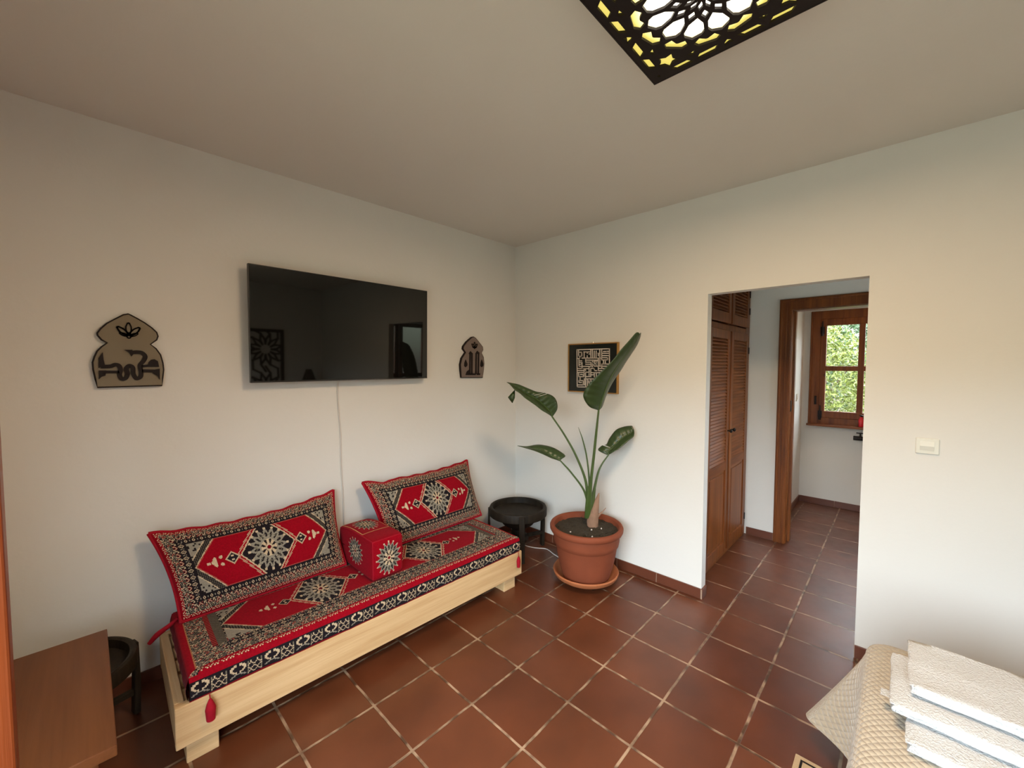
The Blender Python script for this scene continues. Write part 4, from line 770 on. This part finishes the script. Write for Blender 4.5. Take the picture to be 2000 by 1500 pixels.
# ---- armrest block
nu_, nv_, nd = 46, 54, 90
BX0, BX1, BY0, BY1, BZ0, BZ1 = -1.836, -1.640, -0.610, -0.150, Zt + 0.004, 0.625
t = thing('armrest_cushion', ((BX0 + BX1) / 2, (BY0 + BY1) / 2, BZ0), 'red block-shaped armrest cushion with medallions, standing between the two cushions', 'cushion')
def panel(f, n, m, idx):
    s = np.linspace(0, 1, n + 1); w_ = np.linspace(0, 1, m + 1); S, T_ = np.meshgrid(s, w_, indexing='ij'); X, Y, Z = f(S, T_)
    return (X + 0 * S, Y + 0 * S, Z + 0 * S), idx
def bend(X, Y, Z):
    """soft rounding and belly for the block"""
    cx, cy, cz = (BX0 + BX1) / 2, (BY0 + BY1) / 2, (BZ0 + BZ1) / 2
    hx, hy, hz = (BX1 - BX0) / 2, (BY1 - BY0) / 2, (BZ1 - BZ0) / 2
    a, b, c_ = (X - cx) / hx, (Y - cy) / hy, (Z - cz) / hz
    p = 14
    n = (np.abs(a) ** p + np.abs(b) ** p + np.abs(c_) ** p) ** (1 / p); m = np.maximum(np.maximum(np.abs(a), np.abs(b)), np.abs(c_)); k = m / n
    be = 0.04
    X = cx + a * k * hx * (1 + be * (1 - b * b) * (1 - c_ * c_)); Y = cy + b * k * hy * (1 + 0.02 * (1 - a * a) * (1 - c_ * c_)); Z = cz + c_ * k * hz * (1 + np.where(c_ > 0, 0.04, 0) * (1 - a * a) * (1 - b * b))
    Z = np.where(c_ > 0, Z - 0.030 * np.clip(b, 0, 1) ** 2, Z)
    return np.stack([X, Y, np.maximum(Z, BZ0)], -1)
def pn(f, n, m, idx):
    (X, Y, Z), i_ = panel(f, n, m, idx); return (bend(X, Y, Z), i_)
fr = pn(lambda S, T_: (BX0 + (BX1 - BX0) * S, BY0, BZ0 + (BZ1 - BZ0) * T_), nu_, nv_, medal_pattern(nu_, nv_))
sidepat = np.full((nd, nv_), RED); mp_ = medal_pattern(44, 44); sidepat[26:70, 6:50] = mp_
lf = pn(lambda S, T_: (BX0, BY1 + (BY0 - BY1) * S, BZ0 + (BZ1 - BZ0) * T_), nd, nv_, sidepat)
rg_ = pn(lambda S, T_: (BX1, BY0 + (BY1 - BY0) * S, BZ0 + (BZ1 - BZ0) * T_), nd, nv_, sidepat)
bk = pn(lambda S, T_: (BX1 + (BX0 - BX1) * S, BY1, BZ0 + (BZ1 - BZ0) * T_), nu_, nv_, np.full((nu_, nv_), RED))
toppat = np.full((nu_, nd), RED); mp_ = medal_pattern(38, 52); toppat[4:42, 30:82] = mp_; toppat[2:44, 28] = OCH; toppat[2:44, 83] = OCH; toppat[2, 28:84] = OCH; toppat[43, 28:84] = OCH
tp = pn(lambda S, T_: (BX0 + (BX1 - BX0) * S, BY0 + (BY1 - BY0) * T_, BZ1), nu_, nd, toppat)
bt = pn(lambda S, T_: (BX0 + (BX1 - BX0) * S, BY1 + (BY0 - BY1) * T_, BZ0), 10, 10, np.full((10, 10), DRED))
sheets('cover', [fr, lf, rg_, bk, tp, bt], t)
bm = bmesh.new()
def edge_pts(f, n=24):
    out = []
    for i in range(n + 1):
        X, Y, Z = f(i / n); q = bend(np.array(X, float), np.array(Y, float), np.array(Z, float)); out.append(Vector(q))
    return out
for f in (lambda s: (BX0 + (BX1 - BX0) * s, BY0, BZ1), lambda s: (BX0, BY0 + (BY1 - BY0) * s, BZ1), lambda s: (BX1, BY0 + (BY1 - BY0) * s, BZ1), lambda s: (BX0, BY0, BZ0 + (BZ1 - BZ0) * s), lambda s: (BX1, BY0, BZ0 + (BZ1 - BZ0) * s)): tube(bm, edge_pts(f), 0.0032, 6, 0)
obj('seam', bm, MT['red'], t, 1.5)

# ---- round dark wooden stands
def stand(cx, cy, label):
    t = thing('round_stand', (cx, cy, 0), label, 'side table', 'low round blackened-wood stands')
    bm = bmesh.new(); R = 0.252
    lathe(bm, cx, cy, [(0.0, 0.225), (0.10, 0.228), (0.135, 0.250), (0.165, 0.290), (0.195, 0.318), (R - 0.008, 0.326), (R, 0.332), (R + 0.001, 0.385), (R - 0.005, 0.398), (R - 0.018, 0.402), (R - 0.030, 0.396), (R - 0.034, 0.352), (R - 0.05, 0.345), (0.10, 0.340), (0, 0.339)], 72)
    obj('bowl', bm, MT['dark'], t, 0.7)
    bm = bmesh.new(); lathe(bm, cx, cy, [(0, 0.10), (0.085, 0.10), (0.095, 0.115), (0.085, 0.135), (0.06, 0.15), (0.055, 0.20), (0.09, 0.232), (0, 0.232)], 32); obj('hub', bm, MT['dark'], t, 0.7)
    for a in (-20, 50, 140, 230):
        m = Matrix.Translation((cx, cy, 0)) @ Matrix.Rotation(math.radians(a), 4, 'Z')
        bm = bmesh.new(); prism(bm, [(R - 0.004, 0.392), (R + 0.010, 0.388), (R + 0.013, 0.20), (R + 0.008, 0.0), (R - 0.018, 0.0), (R - 0.010, 0.20), (R - 0.004, 0.30)], 'y', -0.024, 0.024, 0.003); bm.transform(m); obj('leg', bm, MT['dark'], t)
    bm = bmesh.new()
    for a in (-20, 50):
        m = Matrix.Translation((cx, cy, 0)) @ Matrix.Rotation(math.radians(a), 4, 'Z'); q = bmesh.new(); box(q, -R + 0.01, R - 0.01, -0.014, 0.014, 0.105 if a < 0 else 0.1065, 0.132 if a < 0 else 0.1305, 0.002); q.transform(m); merge(bm, q)
    obj('stretcher', bm, MT['dark'], t)
    return t
s1 = stand(-0.342, -0.352, 'low round blackened-wood stand in the corner between the sofa and the potted plant')
s2 = copy_tree(s1); s2.location = (-3.035, -0.252, 0); s2.scale = (0.9, 0.9, 0.875); s2.rotation_euler = (0, 0, math.radians(35)); tag(s2, 'low round blackened-wood stand at the left end of the sofa, half behind the brown table')
bm = bmesh.new(); tube(bm, [(-0.13, -0.035, 0.09), (-0.19, -0.20, 0.012), (-0.235, -0.33, 0.006), (-0.215, -0.43, 0.006), (-0.165, -0.51, 0.006), (-0.165, -0.56, 0.006), (-0.20, -0.66, 0.006), (-0.215, -0.78, 0.006), (-0.14, -0.90, 0.006)], 0.0042, 8)
tag(obj('floor_cable', bm, MT['cable'], None, 1.2), 'white cable lying on the floor between the round stand and the plant pot', 'cable')

# ---- potted strelitzia
CX, CY = -0.363, -1.072
SX, SY = -0.345, -1.058
bm = bmesh.new(); lathe(bm, SX, SY, [(0, 0.030), (0.17, 0.030), (0.205, 0.036), (0.238, 0.058), (0.246, 0.082), (0.240, 0.090), (0.229, 0.086), (0.218, 0.066), (0.195, 0.052), (0, 0.050)], 72)
sa = obj('plant_saucer', bm, MT['clay2'], None, 0.8)
t = thing('plant_saucer', (SX, SY, 0), 'orange-brown round saucer on low casters under the big flowerpot', 'saucer'); sa.name = 'dish'; sa.parent = t; sa.location = sa.location - t.location; ORG['dish'] = Vector((SX, SY, 0.03))
for k in range(4):
    a = PI / 4 + k * PI / 2 + 0.2; bm = bmesh.new(); x, y = SX + 0.15 * math.cos(a), SY + 0.15 * math.sin(a); q = bmesh.new(); lathe(q, 0, 0, [(0, -0.011), (0.015, -0.011), (0.0155, 0), (0.015, 0.011), (0, 0.011)], 20); q.transform(Matrix.Translation((x, y, 0.0155)) @ Matrix.Rotation(a, 4, 'Z') @ Matrix.Rotation(PI / 2, 4, 'X')); merge(bm, q); obj('caster', bm, MT['iron'], t, 0.8)
pl = thing('potted_plant', (CX, CY, 0.052), 'tall strelitzia with four torn paddle leaves in a large terracotta pot', 'potted plant')
bm = bmesh.new()
lathe(bm, CX, CY, [(0, 0.052), (0.160, 0.052), (0.175, 0.060), (0.197, 0.13), (0.216, 0.22), (0.228, 0.292), (0.231, 0.300), (0.238, 0.306), (0.243, 0.330), (0.247, 0.372), (0.247, 0.388), (0.264, 0.396), (0.271, 0.410), (0.272, 0.428), (0.266, 0.440), (0.252, 0.443), (0.240, 0.436), (0.237, 0.420), (0.234, 0.38), (0, 0.37)], 96)
obj('pot', bm, MT['clay'], pl, 0.7)
# soil heap
n = 40; bm = bmesh.new(); rings = []
for i in range(1, 18):
    r = 0.236 * i / 17
    rings.append([bm.verts.new((CX + r * math.cos(2 * PI * j / 60), CY + r * math.sin(2 * PI * j / 60), 0.402 + 0.010 * (1 - i / 17) + 0.009 * vnoise(r * 30 * math.cos(2 * PI * j / 60), r * 30 * math.sin(2 * PI * j / 60), 1.7))) for j in range(60)])
c0 = bm.verts.new((CX, CY, 0.414))
for j in range(60): bm.faces.new((c0, rings[0][j], rings[0][(j + 1) % 60]))
for A, B2 in zip(rings, rings[1:]):
    for j in range(60): bm.faces.new((A[j], B2[j], B2[(j + 1) % 60], A[(j + 1) % 60]))
for k in range(60):
    a, r = random.random() * 2 * PI, 0.22 * math.sqrt(random.random()); m = Matrix.Translation((CX + r * math.cos(a), CY + r * math.sin(a), 0.410)); q = bmesh.new(); bmesh.ops.create_icosphere(q, subdivisions=1, radius=random.uniform(0.003, 0.008)); q.transform(m); merge(bm, q)
obj('soil', bm, MT['soil'], pl, 1.5)
for x, y in ((-0.02, -0.06), (-0.12, -0.13), (0.05, -0.10), (-0.16, 0.03)):
    q = bmesh.new(); bmesh.ops.create_icosphere(q, subdivisions=2, radius=0.006); q.transform(Matrix.Translation((CX + x, CY + y, 0.418))); tag(obj('pebble', q, MT['paper'], pl, 1.5), 'pale pebble on the soil')
for key, rs in (('P1', [0.016, 0.0125, 0.0105, 0.009, 0.0065]), ('P2', [0.014, 0.011, 0.009, 0.0075, 0.006]), ('P3', [0.013, 0.009, 0.007, 0.006, 0.005]), ('P4', [0.015, 0.012, 0.009, 0.0065, 0.005])):
    bm = bmesh.new(); tube(bm, D[key], rs, 12, 6); obj('petiole', bm, MT['stem'], pl, 1.5)
bm = bmesh.new(); tube(bm, D['P5'], [0.009, 0.007, 0.006, 0.005, 0.0012], 10, 6); tag(obj('furled_leaf', bm, MT['stem'], pl, 1.5), 'thin unopened leaf spike')
bm = bmesh.new(); T0 = [Vector(p) for p in D['trunk']]; T0 = [T0[0] - Vector((0, 0, 0.02))] + T0
tube(bm, T0, [0.036, 0.044, 0.040, 0.026, 0.005], 14, 6, 0.8); tube(bm, [T0[1] + Vector((-0.01, 0.01, -0.01)), T0[1] + Vector((-0.022, 0.022, 0.05)), T0[1] + Vector((-0.018, 0.02, 0.11))], [0.018, 0.014, 0.004], 10, 4); tube(bm, D['deadtip'], [0.010, 0.005, 0.002], 8, 4)
obj('husk', bm, MT['husk'], pl, 1.5)
bm = bmesh.new(); P4 = [Vector(p) for p in D['P4']]
tube(bm, [P4[0] + Vector((0.008, -0.01, -0.02)), P4[1] + Vector((0.006, -0.008, 0)), P4[2] + Vector((0.002, -0.004, 0))], [0.022, 0.022, 0.008], 12, 5, 0.6)
P1_ = [Vector(p) for p in D['P1']]; tube(bm, [P1_[0] + Vector((-0.008, 0.008, -0.01)), P1_[1] + Vector((-0.010, 0.010, 0)), P1_[2] + Vector((-0.006, 0.006, 0))], [0.020, 0.017, 0.006], 12, 5, 0.7); obj('leaf_sheath', bm, MT['stem'], pl, 1.5)
def blade(rows, skip=()):
    m = len(rows); cols = []
    for c_ in range(3): cols.append(catmull([r[c_] for r in rows], 10))
    n = len(cols[0]); K = 5; grid = []
    for i in range(n):
        L_, M_, R3 = cols[0][i], cols[1][i], cols[2][i]; row = []
        for j in range(-K, K + 1):
            t_ = abs(j) / K; E = L_ if j < 0 else R3; q = M_.lerp(E, t_); d_ = (E - M_)
            view = (CAM - M_).normalized(); q = q + view * (0.10 * d_.length * math.sin(PI * t_)) + view * 0.0018 * math.sin(i * 0.95 + j)
            q = q - view * (0.004 if j == 0 else 0)
            row.append(q)
        grid.append(row)
    bm = bmesh.new(); vs = [[bm.verts.new(q) for q in row] for row in grid]
    for i in range(n - 1):
        for j in range(2 * K):
            if any(a <= i <= b and (c_ <= j <= d_) for a, b, c_, d_ in skip): continue
            f = (vs[i][j], vs[i][j + 1], vs[i + 1][j + 1], vs[i + 1][j])
            if len({tuple(round(x, 5) for x in v_.co) for v_ in f}) > 2: bm.faces.new(f)
    bmesh.ops.remove_doubles(bm, verts=bm.verts, dist=1e-4); bmesh.ops.recalc_face_normals(bm, faces=bm.faces)
    return bm
def leaf(key, skip=()):
    o = obj('leaf', blade(D[key], skip), MT['leaf'], pl, 1.5); md = o.modifiers.new('thickness', 'SOLIDIFY'); md.thickness = 0.0012; md.offset = 0
    mid = bmesh.new(); tube(mid, [r[1] for r in D[key]], [0.0052, 0.0035, 0.002, 0.001], 8, 5); obj('midrib', mid, MT['stem'], o, 1.5)
leaf('L1'); leaf('L2', ((41, 41, 0, 3), (37, 37, 0, 2))); leaf('L3'); leaf('L4', ((21, 24, 0, 3), (72, 74, 1, 3)))
bm = bmesh.new(); q = [Vector(p) for p in D['flap']]; c_ = sum(q, Vector()) / 4; k = []
for i in range(4): k += [q[i], (q[i] * 0.52 + q[(i + 1) % 4] * 0.52 - c_ * 0.04)]
vs = [bm.verts.new(p) for p in k]; cc = bm.verts.new(c_ + (CAM - c_).normalized() * 0.008)
for i in range(8): bm.faces.new((vs[i], vs[(i + 1) % 8], cc))
o = obj('torn_leaf_tip', bm, MT['leaf'], pl, 1.5); md = o.modifiers.new('thickness', 'SOLIDIFY'); md.thickness = 0.0012

# ---- brown table at the lower left
t = thing('side_table', (-3.16, -0.70, 0), 'brown wooden table with thin black iron legs at the lower left, beside the orange door', 'table')
obj('table_top', B(-3.44, -2.905, -1.092, -0.315, 0.466, 0.500, 0.003), MT['table'], t)
obj('apron', B(-3.41, -2.945, -1.058, -0.600, 0.405, 0.466, 0.002), MT['table'], t)
for y in (-1.035, -0.625):
    for x, s in ((-2.965, 1), (-3.385, -1)):
        bm = bmesh.new(); tube(bm, [(x, y, 0.405), (x + s * 0.030, y, 0.36), (x + s * 0.022, y, 0.27), (x - s * 0.025, y, 0.16), (x - s * 0.018, y, 0.06), (x + s * 0.024, y, 0.009)], 0.0095, 10, 6); obj('leg', bm, MT['iron'], t, 1.2)

# ---- bed with quilted spread
t = thing('bed', (-1.6, -3.8, 0), 'bed with a beige quilted satin spread, its corner flaring out at the lower right', 'bed')
EX0, EX1, EY1, EY0, BZ = -2.46, -0.790, -2.690, -4.70, 0.550
obj('mattress', B(EX0 + 0.02, EX1 - 0.02, EY0 + 0.02, EY1 - 0.02, 0.28, BZ - 0.012, 0.05), MT['mattress'], t)
obj('base', B(EX0 + 0.04, EX1 - 0.04, EY0 + 0.03, EY1 - 0.04, 0.10, 0.28, 0.01), MT['mattress'], t)
for x in (EX0 + 0.10, EX1 - 0.14):
    for y in (EY0 + 0.10, EY1 - 0.14): obj('leg', B(x, x + 0.05, y, y + 0.05, 0.0085, 0.10, 0.004), MT['dark'], t)
# spread: rings from the middle of the top outwards, over the edge and down the skirt
rc = 0.085; path = []
def loop_pts(m_side, m_c):
    L_ = []
    cs = [(EX1 - rc, EY1 - rc, 0), (EX0 + rc, EY1 - rc, PI / 2), (EX0 + rc, EY0 + rc, PI), (EX1 - rc, EY0 + rc, 1.5 * PI)]
    for i, (cx, cy, a0) in enumerate(cs):
        for k in range(m_c): a = a0 + PI / 2 * k / m_c; L_.append((cx + rc * math.cos(a), cy + rc * math.sin(a), math.cos(a), math.sin(a)))
        nx, ny, _ = cs[(i + 1) % 4]; a = a0 + PI / 2; p = (cx + rc * math.cos(a), cy + rc * math.sin(a)); q = (nx + rc * math.cos(a), ny + rc * math.sin(a))
        for k in range(m_side): s = k / m_side; L_.append((p[0] + (q[0] - p[0]) * s, p[1] + (q[1] - p[1]) * s, math.cos(a), math.sin(a)))
    return L_
LP = loop_pts(60, 24); n = len(LP)
lens = [0]
for i in range(1, n + 1): lens.append(lens[-1] + math.dist(LP[i - 1][:2], LP[i % n][:2]))
bm = bmesh.new(); uvl = bm.loops.layers.uv.new('UVMap'); rows = []; UVs = []
ccx, ccy = (EX0 + EX1) / 2, (EY0 + EY1) / 2
prof = [(-0.9, 0), (-0.5, 0), (-0.2, 0), (-0.1, 0), (-0.05, 0), (-0.028, 0.001), (-0.014, 0.004), (-0.005, 0.010), (0.001, 0.022), (0.004, 0.040)] + [(0.004 + 0.0, 0.04 + 0.36 * k / 14) for k in range(1, 15)]
for pi_, (o_, dz) in enumerate(prof):
    row, ur = [], []
    for i, (x, y, nx, ny) in enumerate(LP):
        if o_ < -0.04:
            f = {-0.9: 0.02, -0.5: 0.45, -0.2: 0.8, -0.1: 0.9, -0.05: 0.955}[o_]; px, py = ccx + (x - ccx) * f, ccy + (y - ccy) * f; pz = BZ
            row.append(bm.verts.new((px, py, pz))); ur.append((px, py)); continue
        fl = 0.0; zz = BZ - dz
        if dz > 0.04:
            s = (dz - 0.04) / 0.36
            def corner(cx, cy, amp, wd):
                q = math.hypot(x - cx, y - cy); return amp * math.exp(-(q / wd) ** 2)
            c1 = corner(EX1 - 0.045, EY1 - 0.0, 1, 0.105)
            wave = 0.012 * math.sin(lens[i] * 19) + 0.008 * math.sin(lens[i] * 31 + 1)
            fl = s * (0.022 + wave * s) + c1 * 0.0
            e1 = s ** 1.05 * c1
            px, py = x + nx * (o_ + fl) + e1 * 0.035, y + ny * (o_ + fl) + e1 * 0.170; zz = BZ - dz * (1 + 0.10 * c1)
        else: px, py = x + nx * o_, y + ny * o_
        row.append(bm.verts.new((px, py, zz)))
        ur.append((x + nx * (o_ + dz), y + ny * (o_ + dz)))
    rows.append(row); UVs.append(ur)
for k in range(len(rows) - 1):
    for i in range(n):
        j = (i + 1) % n; f = bm.faces.new((rows[k][i], rows[k + 1][i], rows[k + 1][j], rows[k][j]))
        for lp, uvv in zip(f.loops, (UVs[k][i], UVs[k + 1][i], UVs[k + 1][j], UVs[k][j])): lp[uvl].uv = uvv
f = bm.faces.new(rows[0])
for lp in f.loops: lp[uvl].uv = (lp.vert.co.x, lp.vert.co.y)
bmesh.ops.recalc_face_normals(bm, faces=bm.faces)
obj('bedspread', bm, MT['quilt'], t, 1.5)

# ---- towels folded on the bed
def towel(name, x0, x1, y0, y1, z0, z1, seed, label, skew=0.0, tagp=None):
    bm = bmesh.new(); nx, ny, nz = 22, 46, 8; 
    t_ = thing(name, ((x0 + x1) / 2, (y0 + y1) / 2, z0), label, 'towel', 'white towels stacked on the bed')
    def make(xa, xb, ya, yb, za, zb, sd):
        b2 = bmesh.new(); bmesh.ops.create_cube(b2, size=2); bmesh.ops.subdivide_edges(b2, edges=b2.edges, cuts=15, use_grid_fill=True)
        for v_ in b2.verts:
            a, b, c_ = v_.co; p = 3.2
            hx, hy, hz = (xb - xa) / 2, (yb - ya) / 2, (zb - za) / 2
            # rounded front fold (towards -x) and softer ends
            k = (abs(a) ** p + abs(c_) ** p) ** (1 / p); m_ = max(abs(a), abs(c_)); kk = (m_ / k if k > 0 else 1)
            ra, rc_ = (a * kk, c_ * kk) if a < 0 else (a, c_)
            X = (xa + xb) / 2 + ra * hx; Y = (ya + yb) / 2 + b * hy * (1 - 0.01 * c_ * c_); Z = (za + zb) / 2 + rc_ * hz
            nn = vnoise(X * 9, Y * 9, sd) * 0.006 + vnoise(X * 30, Y * 30, sd + Z * 20) * 0.002
            Z += nn * (0.5 + 0.5 * c_) - 0.003 * (abs(b) ** 6) * c_; Y += 0.005 * vnoise(X * 20, Z * 60, sd); X += 0.006 * vnoise(Y * 9, Z * 30, sd) + skew * (Y - y0)
            v_.co = (X, Y, max(Z, za))
        return b2
    zm = (z0 + z1) / 2
    merge(bm, make(x0, x1, y0, y1 - 0.004, z0, zm - 0.0006, seed)); merge(bm, make(x0 + 0.003, x1, y0, y1, zm + 0.0006, z1, seed + 3)); merge(bm, make(x0 + 0.001, x0 + 0.03, y0 + 0.001, y1 - 0.006, z0 + 0.002, z1 - 0.003, seed + 5))
    o_ = obj('terry_cloth', bm, MT['towel'], t_, 1.5)
    if tagp:
        q = bmesh.new(); box(q, *tagp, 0.0004); obj('care_tag', q, MT['towel'], t_)
    return t_
towel('folded_towel', -1.400, -1.060, -3.32, -2.795, 0.5535, 0.591, 1.0, 'lowest white towel of the stack, lying directly on the beige bedspread', 0.03)
towel('folded_towel', -1.315, -1.020, -3.31, -2.760, 0.5950, 0.631, 2.0, 'middle white towel of the stack, with a small tag sticking out of its end', 0.03, (-1.235, -1.200, -2.772, -2.738, 0.6000, 0.6012))
towel('folded_towel', -1.245, -0.965, -3.30, -2.800, 0.6350, 0.672, 3.0, 'topmost white towel of the stack on the bed', 0.02)

# ---- rug under the bed end
t = thing('rug', (-1.7, -3.2, 0), 'beige rug with a thin black border line, its corner showing beside the bed', 'rug')
obj('field', B(-2.45, -0.925, -3.9, -2.484, 0.0, 0.008, 0.002), MT['rug'], t)
bm = bmesh.new()
for (a, b, c_, d_) in ((-2.43, -0.945, -2.512, -2.504), (-0.953, -0.945, -3.88, -2.5125), (-2.43, -2.422, -3.88, -2.5125)): box(bm, a, b, c_, d_, 0.0075, 0.0090)
obj('border_line', bm, MT['ink'], t)

# ---- carved screen behind the bed, bedside lamp and table (they show only as reflections in the television)
t = thing('carved_screen', (-1.45, YB + 0.03, 0), 'dark fretwork panel on the wall behind the bed, seen only reflected in the television', 'panel')
FX0, FX1, FZ0, FZ1, FY = -2.25, -0.62, 0.75, 2.05, YB + 0.012
bm = bmesh.new()
for a in ((FX0, FX0 + 0.05, FZ0, FZ1), (FX1 - 0.05, FX1, FZ0, FZ1)): box(bm, a[0], a[1], YB + 0.001, FY + 0.02, a[2], a[3], 0.003)
for a in ((FZ0, FZ0 + 0.05), (FZ1 - 0.05, FZ1)): box(bm, FX0 + 0.045, FX1 - 0.045, YB + 0.001, FY + 0.0195, a[0], a[1], 0.003)
obj('frame', bm, MT['ink'], t)
sg = []
for (cx, cz) in ((-1.98, 1.72), (-1.435, 1.72), (-0.89, 1.72), (-1.98, 1.08), (-1.435, 1.08), (-0.89, 1.08)):
    for k in range(12):
        a = 2 * PI * (k + 0.5) / 12; h = PI / 12
        pp = lambda r, q: (min(max(cx + r * math.cos(q), FX0 + 0.02), FX1 - 0.02), min(max(cz + r * math.sin(q), FZ0 + 0.02), FZ1 - 0.02))
        sg.append([pp(0.09, a - h), pp(0.16, a - h * 0.8), pp(0.26, a), pp(0.16, a + h * 0.8), pp(0.09, a + h)]); sg.append([pp(0.26, a), pp(0.36, a + h)])
bm = bmesh.new(); strokes(bm, 'y', sg, 0.014, YB + 0.003, FY + 0.006); obj('fretwork', bm, MT['ink'], t)
t = thing('nightstand', (-0.34, -4.70, 0), 'small dark bedside table in the corner behind the bed', 'table')
obj('top', B(-0.58, -0.10, -4.93, -4.50, 0.53, 0.56, 0.003), MT['dark'], t)
for x in (-0.56, -0.15):
    for y in (-4.91, -4.55): obj('leg', B(x, x + 0.03, y, y + 0.03, 0, 0.53), MT['dark'], t)
t = thing('table_lamp', (-0.30, -4.72, 0.56), 'small bedside lamp with a dark cone shade on the nightstand', 'lamp')
bm = bmesh.new(); lathe(bm, -0.30, -4.72, [(0, 0.56), (0.07, 0.56), (0.07, 0.575), (0.015, 0.60), (0.012, 0.72), (0.03, 0.80), (0.012, 0.90), (0.01, 1.25), (0, 1.25)], 24); obj('base', bm, MT['dark'], t, 0.8)
bm = bmesh.new(); lathe(bm, -0.30, -4.72, [(0.125, 1.16), (0.045, 1.40), (0.043, 1.40), (0.123, 1.16)], 32, True); obj('lamp_shade', bm, MT['shade'], t, 0.8)

# ---- bathroom fittings seen through the window frame gap
t = thing('wall_tap', (3.0, -2.46, 0.80), 'black cross-handled tap under the bathroom window', 'tap')
bm = bmesh.new(); tube(bm, [(2.999, -2.50, 0.835), (2.90, -2.50, 0.835), (2.84, -2.50, 0.825)], 0.018, 12); tube(bm, [(2.93, -2.392, 0.832), (2.93, -2.62, 0.832)], 0.024, 12, 0); obj('body', bm, MT['iron'], t, 0.8)
bm = bmesh.new(); tube(bm, [(2.93, -2.450, 0.85), (2.93, -2.450, 0.888)], 0.007, 8, 0); tube(bm, [(2.93, -2.415, 0.890), (2.93, -2.485, 0.890)], 0.006, 8, 0); tube(bm, [(2.895, -2.450, 0.890), (2.965, -2.450, 0.890)], 0.006, 8, 0); obj('handle', bm, MT['iron'], t, 0.8)
bm = bmesh.new(); lathe(bm, 2.925, -2.452, [(0, 0.962), (0.020, 0.962), (0.022, 0.97), (0.022, 1.04), (0.014, 1.052), (0.012, 1.07), (0, 1.07)], 20); t = thing('bottle', (2.925, -2.452, 0.96), 'small red bottle standing on the bathroom window sill', 'bottle')
obj('body', bm, MT['rouge'], t, 0.8); bm = bmesh.new(); tube(bm, [(2.925, -2.452, 1.068), (2.925, -2.452, 1.085)], 0.008, 8, 0); tube(bm, [(2.925, -2.435, 1.088), (2.925, -2.52, 1.078)], 0.006, 8, 0); obj('pump', bm, MT['iron'], t, 0.8)
obj('window_shelf', B(2.88, 2.964, -2.88, -1.98, 0.935, 0.9605, 0.004), MT['brown_y'], w)

# ================================================================== GARDEN
struct('ground', B(XL - 0.25, 3.2, -14, YB - 0.15, -0.30, -0.05), MT['ground'])
struct('ground', B(3.2, 14, -9, 6, -0.30, -0.05), MT['ground'])
struct('ground', B(-12, XL - 0.25, -9, 4, -0.30, -0.05), MT['ground'])
def bush(name, cx, cy, cz, rx, ry, rz, n, size, label, seed):
    random.seed(seed); t = thing(name, (cx, cy, -0.05), label, 'bush', 'bushes outside the bathroom window')
    V, Fc = [], []
    for _ in range(n):
        while True:
            a, b, c_ = random.uniform(-1, 1), random.uniform(-1, 1), random.uniform(-1, 1)
            if 0.35 < a * a + b * b + c_ * c_ < 1: break
        p = Vector((cx + a * rx, cy + b * ry, cz + c_ * rz)); s = size * random.uniform(0.6, 1.3)
        d_ = Vector((random.gauss(0, 1), random.gauss(0, 1), random.gauss(0, 1))).normalized(); e_ = d_.orthogonal().normalized(); e_.rotate(Matrix.Rotation(random.random() * 6.28, 3, d_)); g_ = d_.cross(e_)
        k = len(V); V += [p - e_ * s, p + g_ * s * 0.38 + d_ * s * 0.1, p + e_ * s, p - g_ * s * 0.38 + d_ * s * 0.1]; Fc.append((k, k + 1, k + 2, k + 3))
    me = bpy.data.meshes.new(name); me.from_pydata(V, [], Fc); me.update(); obj_me('foliage', me, MT['hedge' if seed == 3 else 'hedge2'], t)
    bm = bmesh.new()
    for k in range(5): tube(bm, [(cx, cy, -0.05), (cx + random.uniform(-.3, .3) * rx, cy + random.uniform(-.3, .3) * ry, cz - rz * 0.3), (cx + random.uniform(-.7, .7) * rx, cy + random.uniform(-.7, .7) * ry, cz + rz * 0.4)], [0.03, 0.008], 6, 5)
    obj('stem', bm, MT['bark'], t)
bush('bush', 4.9, -1.75, 1.15, 0.55, 0.75, 1.25, 11000, 0.035, 'bright yellow-green leafy bush outside the bathroom window', 3)
bush('bush', 6.4, -1.40, 2.6, 0.8, 1.25, 2.2, 12000, 0.05, 'taller green bush behind the yellow-green one, outside the bathroom window', 5)
